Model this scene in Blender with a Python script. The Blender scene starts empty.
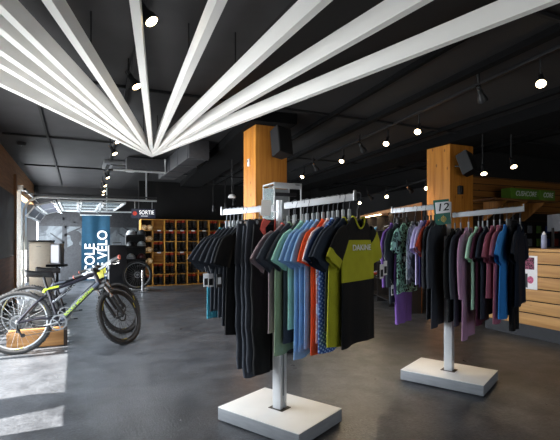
import bpy, bmesh, math, random
from mathutils import Vector, Matrix, Euler
random.seed(7)
S, Cc = math.sin(math.radians(24.8)), math.cos(math.radians(24.8))
HC = 1.36
FPX = 440.0
col = bpy.context.scene.collection

def W(r, f, z=0.0):
    """metres to the side of / ahead of the camera -> room coordinates"""
    return Vector((f * S + r * Cc, f * Cc - r * S, z))
def pix(px, py, d):
    return W((px - 280) / FPX * d, d, HC + (238 - py) / FPX * d)
def onz(px, py, z):
    d = (HC - z) * FPX / (py - 238)
    return pix(px, py, d)

# ------------------------------------------------------------------ materials
def lin(c):
    c = c.lstrip('#')
    v = [int(c[i:i + 2], 16) / 255 for i in (0, 2, 4)]
    return tuple(x / 12.92 if x <= 0.04045 else ((x + 0.055) / 1.055) ** 2.4 for x in v)

_mats = {}
def mat(name, color, rough=0.6, metal=0.0, var=0.12, scale=20.0, bump=0.0, bscale=120.0, emit=0.0, spec=0.5, alpha=1.0, stretch=None, trans=0.0):
    if name in _mats: return _mats[name]
    c = lin(color) if isinstance(color, str) else color
    m = bpy.data.materials.new(name); m.use_nodes = True
    nt = m.node_tree; b = nt.nodes['Principled BSDF']
    tc = nt.nodes.new('ShaderNodeTexCoord')
    mp = nt.nodes.new('ShaderNodeMapping')
    if stretch: mp.inputs['Scale'].default_value = stretch
    nt.links.new(tc.outputs['Object'], mp.inputs['Vector'])
    n = nt.nodes.new('ShaderNodeTexNoise'); n.inputs['Scale'].default_value = scale; n.inputs['Detail'].default_value = 5
    nt.links.new(mp.outputs['Vector'], n.inputs['Vector'])
    r = nt.nodes.new('ShaderNodeValToRGB')
    r.color_ramp.elements[0].position = 0.3; r.color_ramp.elements[1].position = 0.7
    r.color_ramp.elements[0].color = (*[x * (1 - var) for x in c], 1)
    r.color_ramp.elements[1].color = (*[min(1, x * (1 + var)) for x in c], 1)
    nt.links.new(n.outputs['Fac'], r.inputs['Fac'])
    nt.links.new(r.outputs['Color'], b.inputs['Base Color'])
    b.inputs['Roughness'].default_value = rough; b.inputs['Metallic'].default_value = metal
    b.inputs['Specular IOR Level'].default_value = spec
    if emit:
        nt.links.new(r.outputs['Color'], b.inputs['Emission Color']); b.inputs['Emission Strength'].default_value = emit
    if alpha < 1: b.inputs['Alpha'].default_value = alpha
    if trans: b.inputs['Transmission Weight'].default_value = trans
    if bump:
        n2 = nt.nodes.new('ShaderNodeTexNoise'); n2.inputs['Scale'].default_value = bscale
        nt.links.new(mp.outputs['Vector'], n2.inputs['Vector'])
        bp = nt.nodes.new('ShaderNodeBump'); bp.inputs['Strength'].default_value = bump; bp.inputs['Distance'].default_value = 0.01
        nt.links.new(n2.outputs['Fac'], bp.inputs['Height']); nt.links.new(bp.outputs['Normal'], b.inputs['Normal'])
    _mats[name] = m
    return m

def cloth(name, color): return mat('cloth_' + name, color, rough=0.82, var=0.10, scale=9, bump=0.25, bscale=60, spec=0.25)

def wood(name, c1, c2, axis='Z', rough=0.55, knots=True, scale=1.0):
    if name in _mats: return _mats[name]
    m = bpy.data.materials.new(name); m.use_nodes = True
    nt = m.node_tree; b = nt.nodes['Principled BSDF']
    tc = nt.nodes.new('ShaderNodeTexCoord'); mp = nt.nodes.new('ShaderNodeMapping')
    st = {'Z': (14, 14, 0.8), 'Y': (14, 0.8, 14), 'X': (0.8, 14, 14)}[axis]
    mp.inputs['Scale'].default_value = tuple(s * scale for s in st)
    nt.links.new(tc.outputs['Object'], mp.inputs['Vector'])
    n = nt.nodes.new('ShaderNodeTexNoise'); n.inputs['Scale'].default_value = 1.6; n.inputs['Detail'].default_value = 6; n.inputs['Distortion'].default_value = 0.6
    nt.links.new(mp.outputs['Vector'], n.inputs['Vector'])
    r = nt.nodes.new('ShaderNodeValToRGB')
    r.color_ramp.elements[0].position = 0.3; r.color_ramp.elements[1].position = 0.7
    r.color_ramp.elements[0].color = (*lin(c1), 1); r.color_ramp.elements[1].color = (*lin(c2), 1)
    nt.links.new(n.outputs['Fac'], r.inputs['Fac'])
    out = r.outputs['Color']
    if knots:
        mp2 = nt.nodes.new('ShaderNodeMapping')
        st2 = {'Z': (1, 1, .55), 'Y': (1, .55, 1), 'X': (.55, 1, 1)}[axis]
        mp2.inputs['Scale'].default_value = st2
        nt.links.new(tc.outputs['Object'], mp2.inputs['Vector'])
        v = nt.nodes.new('ShaderNodeTexVoronoi'); v.inputs['Scale'].default_value = 7.0
        nt.links.new(mp2.outputs['Vector'], v.inputs['Vector'])
        r2 = nt.nodes.new('ShaderNodeValToRGB'); r2.color_ramp.elements[0].position = 0.06; r2.color_ramp.elements[1].position = 0.14
        r2.color_ramp.elements[0].color = (0.12, 0.05, 0.02, 1); r2.color_ramp.elements[1].color = (1, 1, 1, 1)
        nt.links.new(v.outputs['Distance'], r2.inputs['Fac'])
        mx = nt.nodes.new('ShaderNodeMix'); mx.data_type = 'RGBA'; mx.blend_type = 'MULTIPLY'; mx.inputs[0].default_value = 0.8
        nt.links.new(out, mx.inputs[6]); nt.links.new(r2.outputs['Color'], mx.inputs[7]); out = mx.outputs[2]
    nt.links.new(out, b.inputs['Base Color']); b.inputs['Roughness'].default_value = rough
    _mats[name] = m
    return m

def dots_mat(name, base, dot, scale=42):
    m = bpy.data.materials.new(name); m.use_nodes = True
    nt = m.node_tree; b = nt.nodes['Principled BSDF']
    tc = nt.nodes.new('ShaderNodeTexCoord'); mp = nt.nodes.new('ShaderNodeMapping')
    mp.inputs['Scale'].default_value = (1, 0.02, 1); mp.inputs['Rotation'].default_value = (0, 0.6, 0)
    nt.links.new(tc.outputs['Object'], mp.inputs['Vector'])
    v = nt.nodes.new('ShaderNodeTexVoronoi'); v.inputs['Scale'].default_value = scale; v.inputs['Randomness'].default_value = 0
    nt.links.new(mp.outputs['Vector'], v.inputs['Vector'])
    r = nt.nodes.new('ShaderNodeValToRGB'); r.color_ramp.elements[0].position = .25; r.color_ramp.elements[1].position = .33
    r.color_ramp.elements[0].color = (*lin(dot), 1); r.color_ramp.elements[1].color = (*lin(base), 1)
    nt.links.new(v.outputs['Distance'], r.inputs['Fac']); nt.links.new(r.outputs['Color'], b.inputs['Base Color'])
    b.inputs['Roughness'].default_value = .85
    return m

def camo_mat(name, cols, scale=9):
    m = bpy.data.materials.new(name); m.use_nodes = True
    nt = m.node_tree; b = nt.nodes['Principled BSDF']
    tc = nt.nodes.new('ShaderNodeTexCoord')
    n = nt.nodes.new('ShaderNodeTexNoise'); n.inputs['Scale'].default_value = scale; n.inputs['Detail'].default_value = 3; n.inputs['Distortion'].default_value = 1.2
    nt.links.new(tc.outputs['Object'], n.inputs['Vector'])
    r = nt.nodes.new('ShaderNodeValToRGB'); r.color_ramp.interpolation = 'CONSTANT'
    r.color_ramp.elements[0].position = 0; r.color_ramp.elements[0].color = (*lin(cols[0]), 1)
    r.color_ramp.elements[1].position = .46; r.color_ramp.elements[1].color = (*lin(cols[1]), 1)
    e = r.color_ramp.elements.new(.56); e.color = (*lin(cols[2]), 1)
    nt.links.new(n.outputs['Fac'], r.inputs['Fac']); nt.links.new(r.outputs['Color'], b.inputs['Base Color'])
    b.inputs['Roughness'].default_value = .85
    return m

def board_mat(name, c1, c2, groove, axis, pitch):
    """horizontal boards with dark joints every `pitch` metres in z"""
    m = wood(name, c1, c2, axis=axis, knots=True)
    nt = m.node_tree; b = nt.nodes['Principled BSDF']
    tc = nt.nodes.new('ShaderNodeTexCoord'); sp = nt.nodes.new('ShaderNodeSeparateXYZ')
    nt.links.new(tc.outputs['Object'], sp.inputs[0])
    dv = nt.nodes.new('ShaderNodeMath'); dv.operation = 'DIVIDE'; dv.inputs[1].default_value = pitch
    fr = nt.nodes.new('ShaderNodeMath'); fr.operation = 'FRACT'
    lt = nt.nodes.new('ShaderNodeMath'); lt.operation = 'LESS_THAN'; lt.inputs[1].default_value = groove
    nt.links.new(sp.outputs['Z'], dv.inputs[0]); nt.links.new(dv.outputs[0], fr.inputs[0]); nt.links.new(fr.outputs[0], lt.inputs[0])
    old = b.inputs['Base Color'].links[0].from_socket
    mx = nt.nodes.new('ShaderNodeMix'); mx.data_type = 'RGBA'
    nt.links.new(lt.outputs[0], mx.inputs[0]); nt.links.new(old, mx.inputs[6]); mx.inputs[7].default_value = (.006, .005, .004, 1)
    nt.links.new(mx.outputs[2], b.inputs['Base Color'])
    return m

# ------------------------------------------------------------------ mesh builder
class MB:
    def __init__(s): s.v = []; s.f = []; s.mi = []
    def add(s, vs, fs, m=0):
        o = len(s.v); s.v += [Vector(p) for p in vs]
        for f in fs: s.f.append([i + o for i in f]); s.mi.append(m)
        return s
    def box(s, c, d, rot=None, m=0, bev=0.0):
        x, y, z = d[0] / 2, d[1] / 2, d[2] / 2
        R = rot if rot is not None else Matrix.Identity(3)
        c = Vector(c)
        if bev <= 0:
            vs = [c + R @ Vector((a * x, b_ * y, e * z)) for a in (-1, 1) for b_ in (-1, 1) for e in (-1, 1)]
            fs = [(0, 1, 3, 2), (4, 6, 7, 5), (0, 4, 5, 1), (2, 3, 7, 6), (0, 2, 6, 4), (1, 5, 7, 3)]
            return s.add(vs, fs, m)
        bm = bmesh.new(); bmesh.ops.create_cube(bm, size=1.0)
        for v in bm.verts: v.co = Vector((v.co.x * 2 * x, v.co.y * 2 * y, v.co.z * 2 * z))
        bmesh.ops.bevel(bm, geom=list(bm.edges), offset=min(bev, x * .9, y * .9, z * .9), segments=2, affect='EDGES', profile=.6)
        bm.verts.index_update()
        vs = [c + R @ v.co for v in bm.verts]; fs = [[v.index for v in f.verts] for f in bm.faces]
        bm.free(); return s.add(vs, fs, m)
    def ring_loft(s, rings, m=0, close=True, cap0=False, cap1=False):
        n = len(rings[0]); vs = [p for r in rings for p in r]; fs = []
        for k in range(len(rings) - 1):
            for i in range(n if close else n - 1):
                j = (i + 1) % n
                fs.append((k * n + i, k * n + j, (k + 1) * n + j, (k + 1) * n + i))
        if cap0: fs.append(tuple(range(n - 1, -1, -1)))
        if cap1: fs.append(tuple((len(rings) - 1) * n + i for i in range(n)))
        return s.add(vs, fs, m)
    def tube(s, pts, r, n=8, m=0, closed=False, flat=1.0, cap=True):
        pts = [Vector(p) for p in pts]; N = len(pts); rings = []
        up = Vector((0, 0, 1)); prev = None
        for i, p in enumerate(pts):
            if closed: t = (pts[(i + 1) % N] - pts[i - 1])
            else: t = pts[min(i + 1, N - 1)] - pts[max(i - 1, 0)]
            t.normalize()
            if prev is None:
                a = t.cross(up)
                if a.length < 1e-3: a = t.cross(Vector((1, 0, 0)))
            else: a = prev - t * prev.dot(t)
            a.normalize(); prev = a; b = t.cross(a)
            rr = r[i] if isinstance(r, (list, tuple)) else r
            rings.append([p + a * rr * math.cos(2 * math.pi * k / n) + b * rr * flat * math.sin(2 * math.pi * k / n) for k in range(n)])
        if closed: rings.append(rings[0]); cap = False
        return s.ring_loft(rings, m, cap0=cap, cap1=cap)
    def lathe(s, prof, n=20, c=(0, 0, 0), axis='Z', m=0, rot=None, cap=True):
        rings = []; c = Vector(c)
        for (r, h) in prof:
            ring = []
            for k in range(n):
                a = 2 * math.pi * k / n; x, y = r * math.cos(a), r * math.sin(a)
                p = {'Z': Vector((x, y, h)), 'Y': Vector((x, h, y)), 'X': Vector((h, x, y))}[axis]
                if rot is not None: p = rot @ p
                ring.append(c + p)
            rings.append(ring)
        if not cap: rings.append(rings[0])
        return s.ring_loft(rings, m, cap0=cap, cap1=cap)
    def prism(s, poly, y0, y1, m=0, plane='XZ'):
        n = len(poly)
        def P(a, b, t): return {'XZ': (a, t, b), 'YZ': (t, a, b), 'XY': (a, b, t)}[plane]
        vs = [P(a, b, y0) for a, b in poly] + [P(a, b, y1) for a, b in poly]
        fs = [tuple(range(n)), tuple(range(2 * n - 1, n - 1, -1))] + [(i, n + i, n + (i + 1) % n, (i + 1) % n) for i in range(n)]
        return s.add(vs, fs, m)
    def xf(s, M): s.v = [M @ p for p in s.v]; return s
    def mesh(s, name, mats, smooth=True, angle=40):
        me = bpy.data.meshes.new(name); me.from_pydata([tuple(p) for p in s.v], [], s.f)
        for m in (mats if isinstance(mats, (list, tuple)) else [mats]): me.materials.append(m)
        if any(s.mi): me.polygons.foreach_set('material_index', s.mi)
        bm = bmesh.new(); bm.from_mesh(me); bmesh.ops.recalc_face_normals(bm, faces=bm.faces); bm.to_mesh(me); bm.free()
        if smooth:
            me.polygons.foreach_set('use_smooth', [True] * len(me.polygons))
            me.set_sharp_from_angle(angle=math.radians(angle))
        me.update(); return me
    def build(s, name, mats, parent=None, smooth=True, angle=40, loc=None):
        o = bpy.data.objects.new(name, s.mesh(name, mats, smooth, angle)); col.objects.link(o)
        if parent: o.parent = parent
        if loc is not None: o.location = loc
        return o

def tag(o, label, cat, group=None):
    o['label'] = label; o['category'] = cat
    if group: o['group'] = group
    return o
def thing(name, label, cat, loc=(0, 0, 0), rz=0.0, group=None, rot=None):
    o = bpy.data.objects.new(name, None); col.objects.link(o); o.location = loc
    o.empty_display_size = .1
    o.rotation_euler = rot if rot is not None else (0, 0, rz)
    return tag(o, label, cat, group)
def struct(o): o['kind'] = 'structure'; return o
def copy_tree(o, parent=None):
    c = o.copy(); col.objects.link(c)
    if parent: c.parent = parent
    for ch in list(o.children): copy_tree(ch, c)
    return c
def text_mesh(name, body, size, m, parent=None, loc=(0, 0, 0), rot=(0, 0, 0), align='CENTER', depth=.0008, shear=0.0, spacing=1.0, xscale=1.0):
    cu = bpy.data.curves.new(name, 'FONT'); cu.body = body; cu.size = size; cu.align_x = align; cu.align_y = 'CENTER'
    cu.extrude = depth; cu.shear = shear; cu.space_character = spacing; cu.offset = size * .012
    t = bpy.data.objects.new(name, cu); col.objects.link(t)
    dg = bpy.context.evaluated_depsgraph_get(); dg.update()
    me = bpy.data.meshes.new_from_object(t.evaluated_get(dg)); bpy.data.objects.remove(t); bpy.data.curves.remove(cu)
    me.materials.clear(); me.materials.append(m); me.name = name
    o = bpy.data.objects.new(name, me); col.objects.link(o); o.parent = parent
    o.location = loc; o.rotation_euler = rot; o.scale = (xscale, 1, 1)
    return o

M = {}
M['white'] = mat('white_paint', '#f3f2ef', .45, var=.03, scale=6)
M['plinth_side'] = mat('grey_laminate_edge_shaded', '#8f9296', .5, var=.08, scale=10, stretch=(1, 1, 6))  # grey deepened so the colour carries the shade on the sides
M['steel'] = mat('brushed_steel', '#d5d7d8', .32, 0.85, var=.05, stretch=(30, 30, .5))
M['pole_white'] = mat('satin_white_metal', '#cdd0d3', .35, 0.25, var=.03)
M['chrome'] = mat('chrome', '#d8dadc', .15, 1.0, var=.03)
M['black'] = mat('black_plastic', '#141416', .5, var=.2)
M['matte_black'] = mat('matte_black', '#0c0c0d', .8, var=.2)
M['rubber'] = mat('tyre_rubber', '#2e2e2f', .85, var=.25, bump=.3)
M['clear'] = mat('clear_hanger_plastic', '#c9cfd3', .2, var=.04, alpha=.62, spec=.8)
M['grey'] = mat('grey_metal', '#8d9093', .45, .4, var=.06)
M['galv'] = mat('galvanised_steel', '#c6c9ca', .5, .15, var=.12, scale=30)
M['red'] = mat('red_plastic', '#c3361f', .5)
M['lamp'] = mat('lamp_face', '#ffe2b0', .4, emit=14.0, var=.02)
M['lampc'] = mat('lamp_face_bright', '#fff0d8', .4, emit=9.0, var=.02)
M['tagw'] = mat('tag_white', '#e4e4e6', .6, var=.05)
M['tagk'] = mat('tag_black', '#101012', .5, var=.1)
# ------------------------------------------------------------------ setting
XW, XR, YF, YB, ZC = -1.20, 10.2, -3.2, 15.6, 3.0

def floor_mat():
    m = bpy.data.materials.new('floor_concrete'); m.use_nodes = True
    nt = m.node_tree; b = nt.nodes['Principled BSDF']
    tc = nt.nodes.new('ShaderNodeTexCoord')
    def noise(sc, det, rough=.6):
        n = nt.nodes.new('ShaderNodeTexNoise'); n.inputs['Scale'].default_value = sc; n.inputs['Detail'].default_value = det; n.inputs['Roughness'].default_value = rough
        nt.links.new(tc.outputs['Object'], n.inputs['Vector']); return n
    def ramp(src, p0, c0, p1, c1):
        r = nt.nodes.new('ShaderNodeValToRGB'); r.color_ramp.elements[0].position = p0; r.color_ramp.elements[1].position = p1
        r.color_ramp.elements[0].color = (*c0, 1); r.color_ramp.elements[1].color = (*c1, 1); nt.links.new(src, r.inputs['Fac']); return r
    def mix(a, b_, f, mode):
        x = nt.nodes.new('ShaderNodeMix'); x.data_type = 'RGBA'; x.blend_type = mode
        if isinstance(f, float): x.inputs[0].default_value = f
        else: nt.links.new(f, x.inputs[0])
        nt.links.new(a, x.inputs[6]); nt.links.new(b_, x.inputs[7]); return x.outputs[2]
    a = ramp(noise(2.2, 9, .65).outputs['Fac'], .3, (.034, .037, .043), .72, (.108, .116, .129))
    bb = ramp(noise(38, 6, .7).outputs['Fac'], .35, (.55, .55, .55), .7, (1.3, 1.3, 1.3))
    c = mix(a.outputs['Color'], bb.outputs['Color'], 1.0, 'MULTIPLY')
    v = nt.nodes.new('ShaderNodeTexVoronoi'); v.inputs['Scale'].default_value = 26
    nt.links.new(tc.outputs['Object'], v.inputs['Vector'])
    s = ramp(v.outputs['Distance'], .03, (.35, .35, .35), .09, (0, 0, 0))
    msk = ramp(v.outputs['Color'], .62, (0, 0, 0), .66, (1, 1, 1))
    sm = mix(s.outputs['Color'], msk.outputs['Color'], 1.0, 'MULTIPLY')
    c = mix(c, sm, .55, 'ADD')
    # long faint scuffs
    mp = nt.nodes.new('ShaderNodeMapping'); mp.inputs['Scale'].default_value = (9, .8, 1); mp.inputs['Rotation'].default_value = (0, 0, .7)
    nt.links.new(tc.outputs['Object'], mp.inputs['Vector'])
    n3 = nt.nodes.new('ShaderNodeTexNoise'); n3.inputs['Scale'].default_value = 3.0; n3.inputs['Detail'].default_value = 8; n3.inputs['Distortion'].default_value = .8
    nt.links.new(mp.outputs['Vector'], n3.inputs['Vector'])
    sc_ = ramp(n3.outputs['Fac'], .60, (0, 0, 0), .76, (.035, .036, .038))
    c = mix(c, sc_.outputs['Color'], .7, 'ADD')
    nt.links.new(c, b.inputs['Base Color'])
    rr = ramp(noise(4, 6).outputs['Fac'], .3, (.27, .27, .27), .7, (.46, .46, .46))
    nt.links.new(rr.outputs['Color'], b.inputs['Roughness'])
    bp = nt.nodes.new('ShaderNodeBump'); bp.inputs['Strength'].default_value = .5; bp.inputs['Distance'].default_value = .006
    nt.links.new(noise(60, 5).outputs['Fac'], bp.inputs['Height']); nt.links.new(bp.outputs['Normal'], b.inputs['Normal'])
    return m

def wall(name, x0, x1, y0, y1, z0, z1, m):
    o = MB().box(((x0 + x1) / 2, (y0 + y1) / 2, (z0 + z1) / 2), (x1 - x0, y1 - y0, z1 - z0)).build(name, m, smooth=False)
    return struct(o)

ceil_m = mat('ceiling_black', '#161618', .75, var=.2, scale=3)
dark_w = mat('wall_dark_paint', '#1d1c1d', .8, var=.2, scale=3)
ply = wood('plywood_panel', '#8f6640', '#b58656', 'Y', .6)
rust = wood('stained_lower_panel', '#5c3523', '#80503a', 'Y', .6)
slate = mat('dark_sheet_panel', '#444447', .6, var=.25, scale=4)
outc = mat('outdoor_paving', '#b9b8b2', .9, var=.1)
wall('floor', XW - .2, XR + .2, YF - .2, YB + .2, -.1, 0, floor_mat())
wall('ceiling', XW - .2, 1.35, YF - .2, YB + .2, ZC, ZC + .15, mat('ceiling_bounce_lit', '#2e2d2f', .75, var=.2, scale=3))  # left part of the ceiling: lighter colour stands in for sun bounce
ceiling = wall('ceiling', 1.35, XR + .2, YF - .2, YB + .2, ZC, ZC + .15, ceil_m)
# left wall: solid / sun opening / panelled stretch / garage opening
wall('wall_left', XW - .2, XW, YF - .2, 3.55, 0, ZC, dark_w)
wall('wall_left_header', XW - .2, XW, 3.55, 7.25, 2.28, ZC, dark_w)
GY0, GY1 = 11.45, 15.58
wall('wall_left_pier', XW - .04, XW, 7.25, GY0 - .65, 0, ZC, ply)
wall('wall_left_garage_header', XW - .2, XW, GY0 - .65, GY1, 2.40, ZC, ply)
struct(MB().box((XW + .008, 9.1, 1.62), (.016, 3.6, 1.25)).build('trim_1', slate, smooth=False))
struct(MB().box((XW + .008, 9.1, .5), (.016, 3.4, .98)).build('trim_2', rust, smooth=False))
# the wooden post at the edge of the garage opening
struct(MB().box((XW + .02, GY0 - .70, 1.35), (.06, .10, 2.7)).build('trim_3', wood('post_wood', '#7c5231', '#a87848', 'Z')))
# mullions of the glazed opening
for i, y in enumerate((5.8, 6.2, 6.57, 6.88, 7.12)):
    struct(MB().box((XW - .1, y, 1.14), (.06, .09, 2.28)).build('window_1_mullion', M['matte_black'], smooth=False))
wall('wall_back', XW - .2, XR + .2, YB, YB + .2, 0, ZC, dark_w)
wall('wall_right', XR, XR + .2, YF - .2, YB + .2, 0, ZC, dark_w)
# front of the shop: glazed, behind the camera
wall('wall_front', XW - .2, XR + .2, YF - .2, YF, 2.5, ZC, dark_w)
wall('wall_front_sill', XW - .2, XR + .2, YF - .2, YF, 0, .25, dark_w)
wall('wall_front_side', 5.0, XR + .2, YF - .2, YF, .25, 2.5, dark_w)
for x in (XW + .05, 1.0, 3.0, 4.95):
    struct(MB().box((x, YF - .1, 1.375), (.1, .12, 2.25)).build('window_2_mullion', M['matte_black'], smooth=False))
# partition that carries the cubby shelf
wall('wall_partition', 1.62, 7.2, 13.12, 13.25, 0, ZC, mat('partition_black', '#0f0e0f', .9, var=.2))
# right hand back wall with wooden siding
sid = board_mat('siding_boards', '#7d4f24', '#a87035', .10, 'X', .125)
wall('wall_siding', 6.2, XR, 5.95, 6.05, 0, 2.52, sid)
wall('wall_siding_upper', 6.2, XR, 5.95, 6.05, 2.52, ZC, dark_w)
# baseboards
struct(MB().box((XW + .012, 9.1, .05), (.024, 3.5, .1)).build('baseboard_left', M['matte_black'], smooth=False))

# columns + ceiling beams
colm = wood('column_pine', '#b06a20', '#d08c38', 'Z', .5)
def column(x, y, h, s):
    mb = MB()
    for k in range(3):
        mb.box((x + s / 2, y + s / 6 + k * s / 3, h / 2), (s, s / 3 - .001, h), bev=.006)
    o = mb.build('wooden_column', colm); return struct(o)
column(2.14, 5.40, 2.86, .46)
column(5.39, 5.22, 2.86, .51)
cb = mat('ceiling_beam_black', '#0c0c0d', .95, var=.15, scale=4, spec=.1)
dirb = Vector((.094, .9956, 0))
Rb = Matrix.Rotation(-math.atan2(.094, .9956), 3, 'Z')
def cbeam(x, y, z0, w, L=None, y0=-3, y1=12.9, z1=None):
    z1 = z1 or ZC
    c0 = Vector((x, y, 0)) + dirb * (y0 - y); c1 = Vector((x, y, 0)) + dirb * (y1 - y); c = (c0 + c1) / 2
    return struct(MB().box((c.x, c.y, (z0 + z1) / 2), (w, (c1 - c0).length, z1 - z0), rot=Rb).build('ceiling_beam', cb, smooth=False))
cbeam(2.37, 5.63, 2.86, .62, y0=5.2)
cbeam(5.65, 5.47, 2.86, .62, y0=-3, y1=12.8)
for x, zz, w in ((3.0, 2.90, .05), (3.6, 2.89, .09), (4.9, 2.89, .06), (6.6, 2.88, .12), (0.98, 2.92, .03)):
    cbeam(x, 4.5, zz + .05, w, y0=-3, y1=12.8)
for y in (2.1, 5.0, 8.0, 11.2):
    struct(MB().box((4.5, y, 2.985), (11.1, .03, .03)).build('ceiling_seam', M['matte_black'], smooth=False))
for x in (-.42, ):
    struct(MB().box((x, 6, 2.985), (.03, 18, .03)).build('ceiling_seam', M['matte_black'], smooth=False))

# outdoors: paving and planting seen through the openings
struct(MB().box((-8, 20, -.12), (13.2, 80, .1)).build('ground_outside', outc, smooth=False))
hm = mat('hedge_leaves', '#7fae35', .7, var=.5, scale=9)
mb = MB()
for i in range(150):
    y = random.uniform(21, 23); z = random.uniform(.1, 2.4); r = random.uniform(.2, .4)
    c = Vector((random.uniform(-5.2, -2.75), y, z))
    mb.lathe([(.02, -r), (r * .7, -r * .6), (r, 0), (r * .7, r * .6), (.02, r)], n=7, c=c, rot=Euler((random.random() * 3, random.random() * 3, 0)).to_matrix())
h = mb.build('hedge', hm); h['kind'] = 'stuff'; tag(h, 'bright green hedge seen through the gap beside the door post', 'hedge')
# feather flag outside whose shadow falls on the floor
fl = thing('feather_flag', 'tall feather flag standing outdoors beyond the glazed opening', 'flag', (-2.5, 4.12, -.07))
MB().tube([(0, -.26, 0), (0, -.26, 3.2), (0, -.15, 4.2), (0, .1, 4.6)], .015).build('pole', M['grey'], fl)
MB().prism([(-.25, 2.55), (.05, 2.75), (.22, 3.2), (.26, 3.8), (.2, 4.3), (.1, 4.58), (-.12, 4.3), (-.25, 3.4)], -.004, .004, plane='YZ').build('flag_panel', cloth('flag', '#274f78'), fl, smooth=False)
MB().lathe([(.3, 0), (.3, .05), (.05, .08)], c=(0, -.26, 0)).build('base', M['grey'], fl)

# ------------------------------------------------------------------ white fan of beams
ZB = 2.6
apex = onz(152, 157, ZB)
fan = thing('white_slat_fan', 'fan of white ceiling beams meeting at a point above the sales floor', 'ceiling feature', (apex.x, apex.y, ZB))
ends = [(0, 85, 6.0), (0, 67, 6.0), (0, 53, 6), (0, 33, 6.2), (0, 10, 6.4), (46, 0, 7.2), (134, 0, 7.4), (223, 0, 7.4), (328, 0, 7.4), (380, 29, 7.2), (380, 70, 7.2)]
wm = mat('beam_white_paint', '#dedcd8', .5, var=.04, scale=2, stretch=(1, 1, 1))
for bi, (ex, ey, L) in enumerate(ends):
    e = onz(ex, ey, ZB); d = (e - apex); d.z = 0; d.normalize()
    if d.x < 0:
        L = min(L, (apex.x - XW - .08) / -d.x)
    L = min(L, 8)
    w, hh = .052, .125
    n = Vector((-d.y, d.x, 0))
    o0, o1 = d * .0, d * L
    vs = []
    for base, ww in ((o0, .03), (d * .25, w), (o1, w)):
        for sgn in (-1, 1):
            for z in (0, hh): vs.append(base + n * sgn * ww / 2 + Vector((0, 0, z + ((bi * 7) % 11) * .0012)))
    fs = []
    for k in (0, 4):
        fs += [(k, k + 4, k + 5, k + 1), (k + 2, k + 3, k + 7, k + 6), (k, k + 2, k + 6, k + 4), (k + 1, k + 5, k + 7, k + 3)]
    fs += [(0, 1, 3, 2), (8, 10, 11, 9)]
    MB().add(vs, fs).build('beam', wm, fan, smooth=False)
# hanging rods
for (ex, ey, L) in ends[5:9]:
    e = onz(ex, ey, ZB); d = (e - apex); d.z = 0; d.normalize()
    for t in (.9, 3.6): MB().tube([d * t + Vector((0, 0, .13)), d * t + Vector((0, 0, ZC - ZB))], .006, n=6).build('hanging_rod', M['matte_black'], fan)

# slab added outside to keep the sun from entering the garage opening
struct(MB().box((XW - 1.15, 13.2, 2.62), (1.8, 6.0, .12)).build('sun_blocker_outside', dark_w, smooth=False))
# ------------------------------------------------------------------ garments
NR = 44
def fold(x, z, ph, amp, k=1.0):
    return amp * (math.sin(26 * k * x + ph + z * 1.5) * .6 + math.sin(47 * k * x + ph * 2.1 - z * 2) * .4)

def body_rings(L, hw, th, ph, amp, front_dip=.075, back_dip=.015, neckw=.075, flare=.0, tank=False):
    lev = [0, .012, .03, .05, .085, .11, .15, .2, .24] + [.24 + (L - .24) * i / 10 for i in range(1, 11)]
    rings = []
    for z in lev:
        if z <= .085:
            t = z / .085; w = neckw + (hw * .86 - neckw) * (t ** .9)
        elif z <= .2: w = hw * (.86 + .14 * (z - .085) / .115)
        else: w = hw * (1.0 + flare * (z - .2) / (L - .2))
        t = th * (.75 + .25 * min(1, z / .25))
        if z < .07: t = th * 1.1 - (th * .35) * z / .07
        a = amp * max(0, min(1, (z - .15) / (L - .2)))
        r = []
        for i in range(NR):
            an = 2 * math.pi * i / NR; c, s = math.cos(an), math.sin(an)
            x = w * math.copysign(abs(c) ** .75, c); y = t * math.copysign(abs(s) ** .65, s)
            dip = 0
            if z < .06:
                q = max(0, 1 - (x / neckw) ** 2) if abs(x) < neckw else 0
                dip = (front_dip if s > 0 else back_dip) * q * (1 - z / .06) + 0
                if s > 0 and z > 0: dip = max(dip, (front_dip - z) * q)
            yo = fold(x, z, ph, a) + (fold(x, z, ph + 1.7, a * .35) if s > 0 else 0)
            hemz = .008 * math.sin(x * 14 + ph) if z > L - .01 else 0
            r.append(Vector((x, y + yo, -z - dip + hemz)))
        rings.append(r)
    return rings

def sleeve_rings(sx, kind, th, ph, hw):
    if kind == 'short':
        q = .012 * math.sin(ph * 3 + sx)
        pts = [(hw - .06, -.092), (hw - .008, -.135), (hw + .03 + q, -.185), (hw + .062 + 2 * q, -.24), (hw + .088 + 3 * q, -.292)]
        ws = [.05, .072, .08, .085, .088]
    elif kind == 'long':
        pts = [(hw - .06, -.092), (hw - .005, -.135), (hw + .026, -.205), (hw + .032, -.3), (hw + .03, -.42), (hw + .03, -.54), (hw + .028, -.63)]
        ws = [.045, .064, .072, .066, .058, .05, .042]
    rings = []
    for i, ((x, z), w) in enumerate(zip(pts, ws)):
        a = Vector(pts[min(i + 1, len(pts) - 1)]) - Vector(pts[max(i - 1, 0)]); a.normalize()
        n = Vector((-a.y, a.x)) * -1
        r = []
        for k in range(20):
            an = 2 * math.pi * k / 20; c, s = math.cos(an), math.sin(an)
            u = w * math.copysign(abs(c) ** .8, c)
            f_ = i / len(pts); y = th * (.95 + .25 * f_) * math.copysign(abs(s) ** .7, s) + .009 * math.sin(u * 48 + ph * 2 + i * .5) * f_
            r.append(Vector((sx * (x + n.x * u), y, z + n.y * u)))
        rings.append(r)
    return rings

def put(root_pos, a, jit=0.0):
    """matrix euler for local y -> a"""
    return math.atan2(-a.x, a.y) + jit

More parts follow.
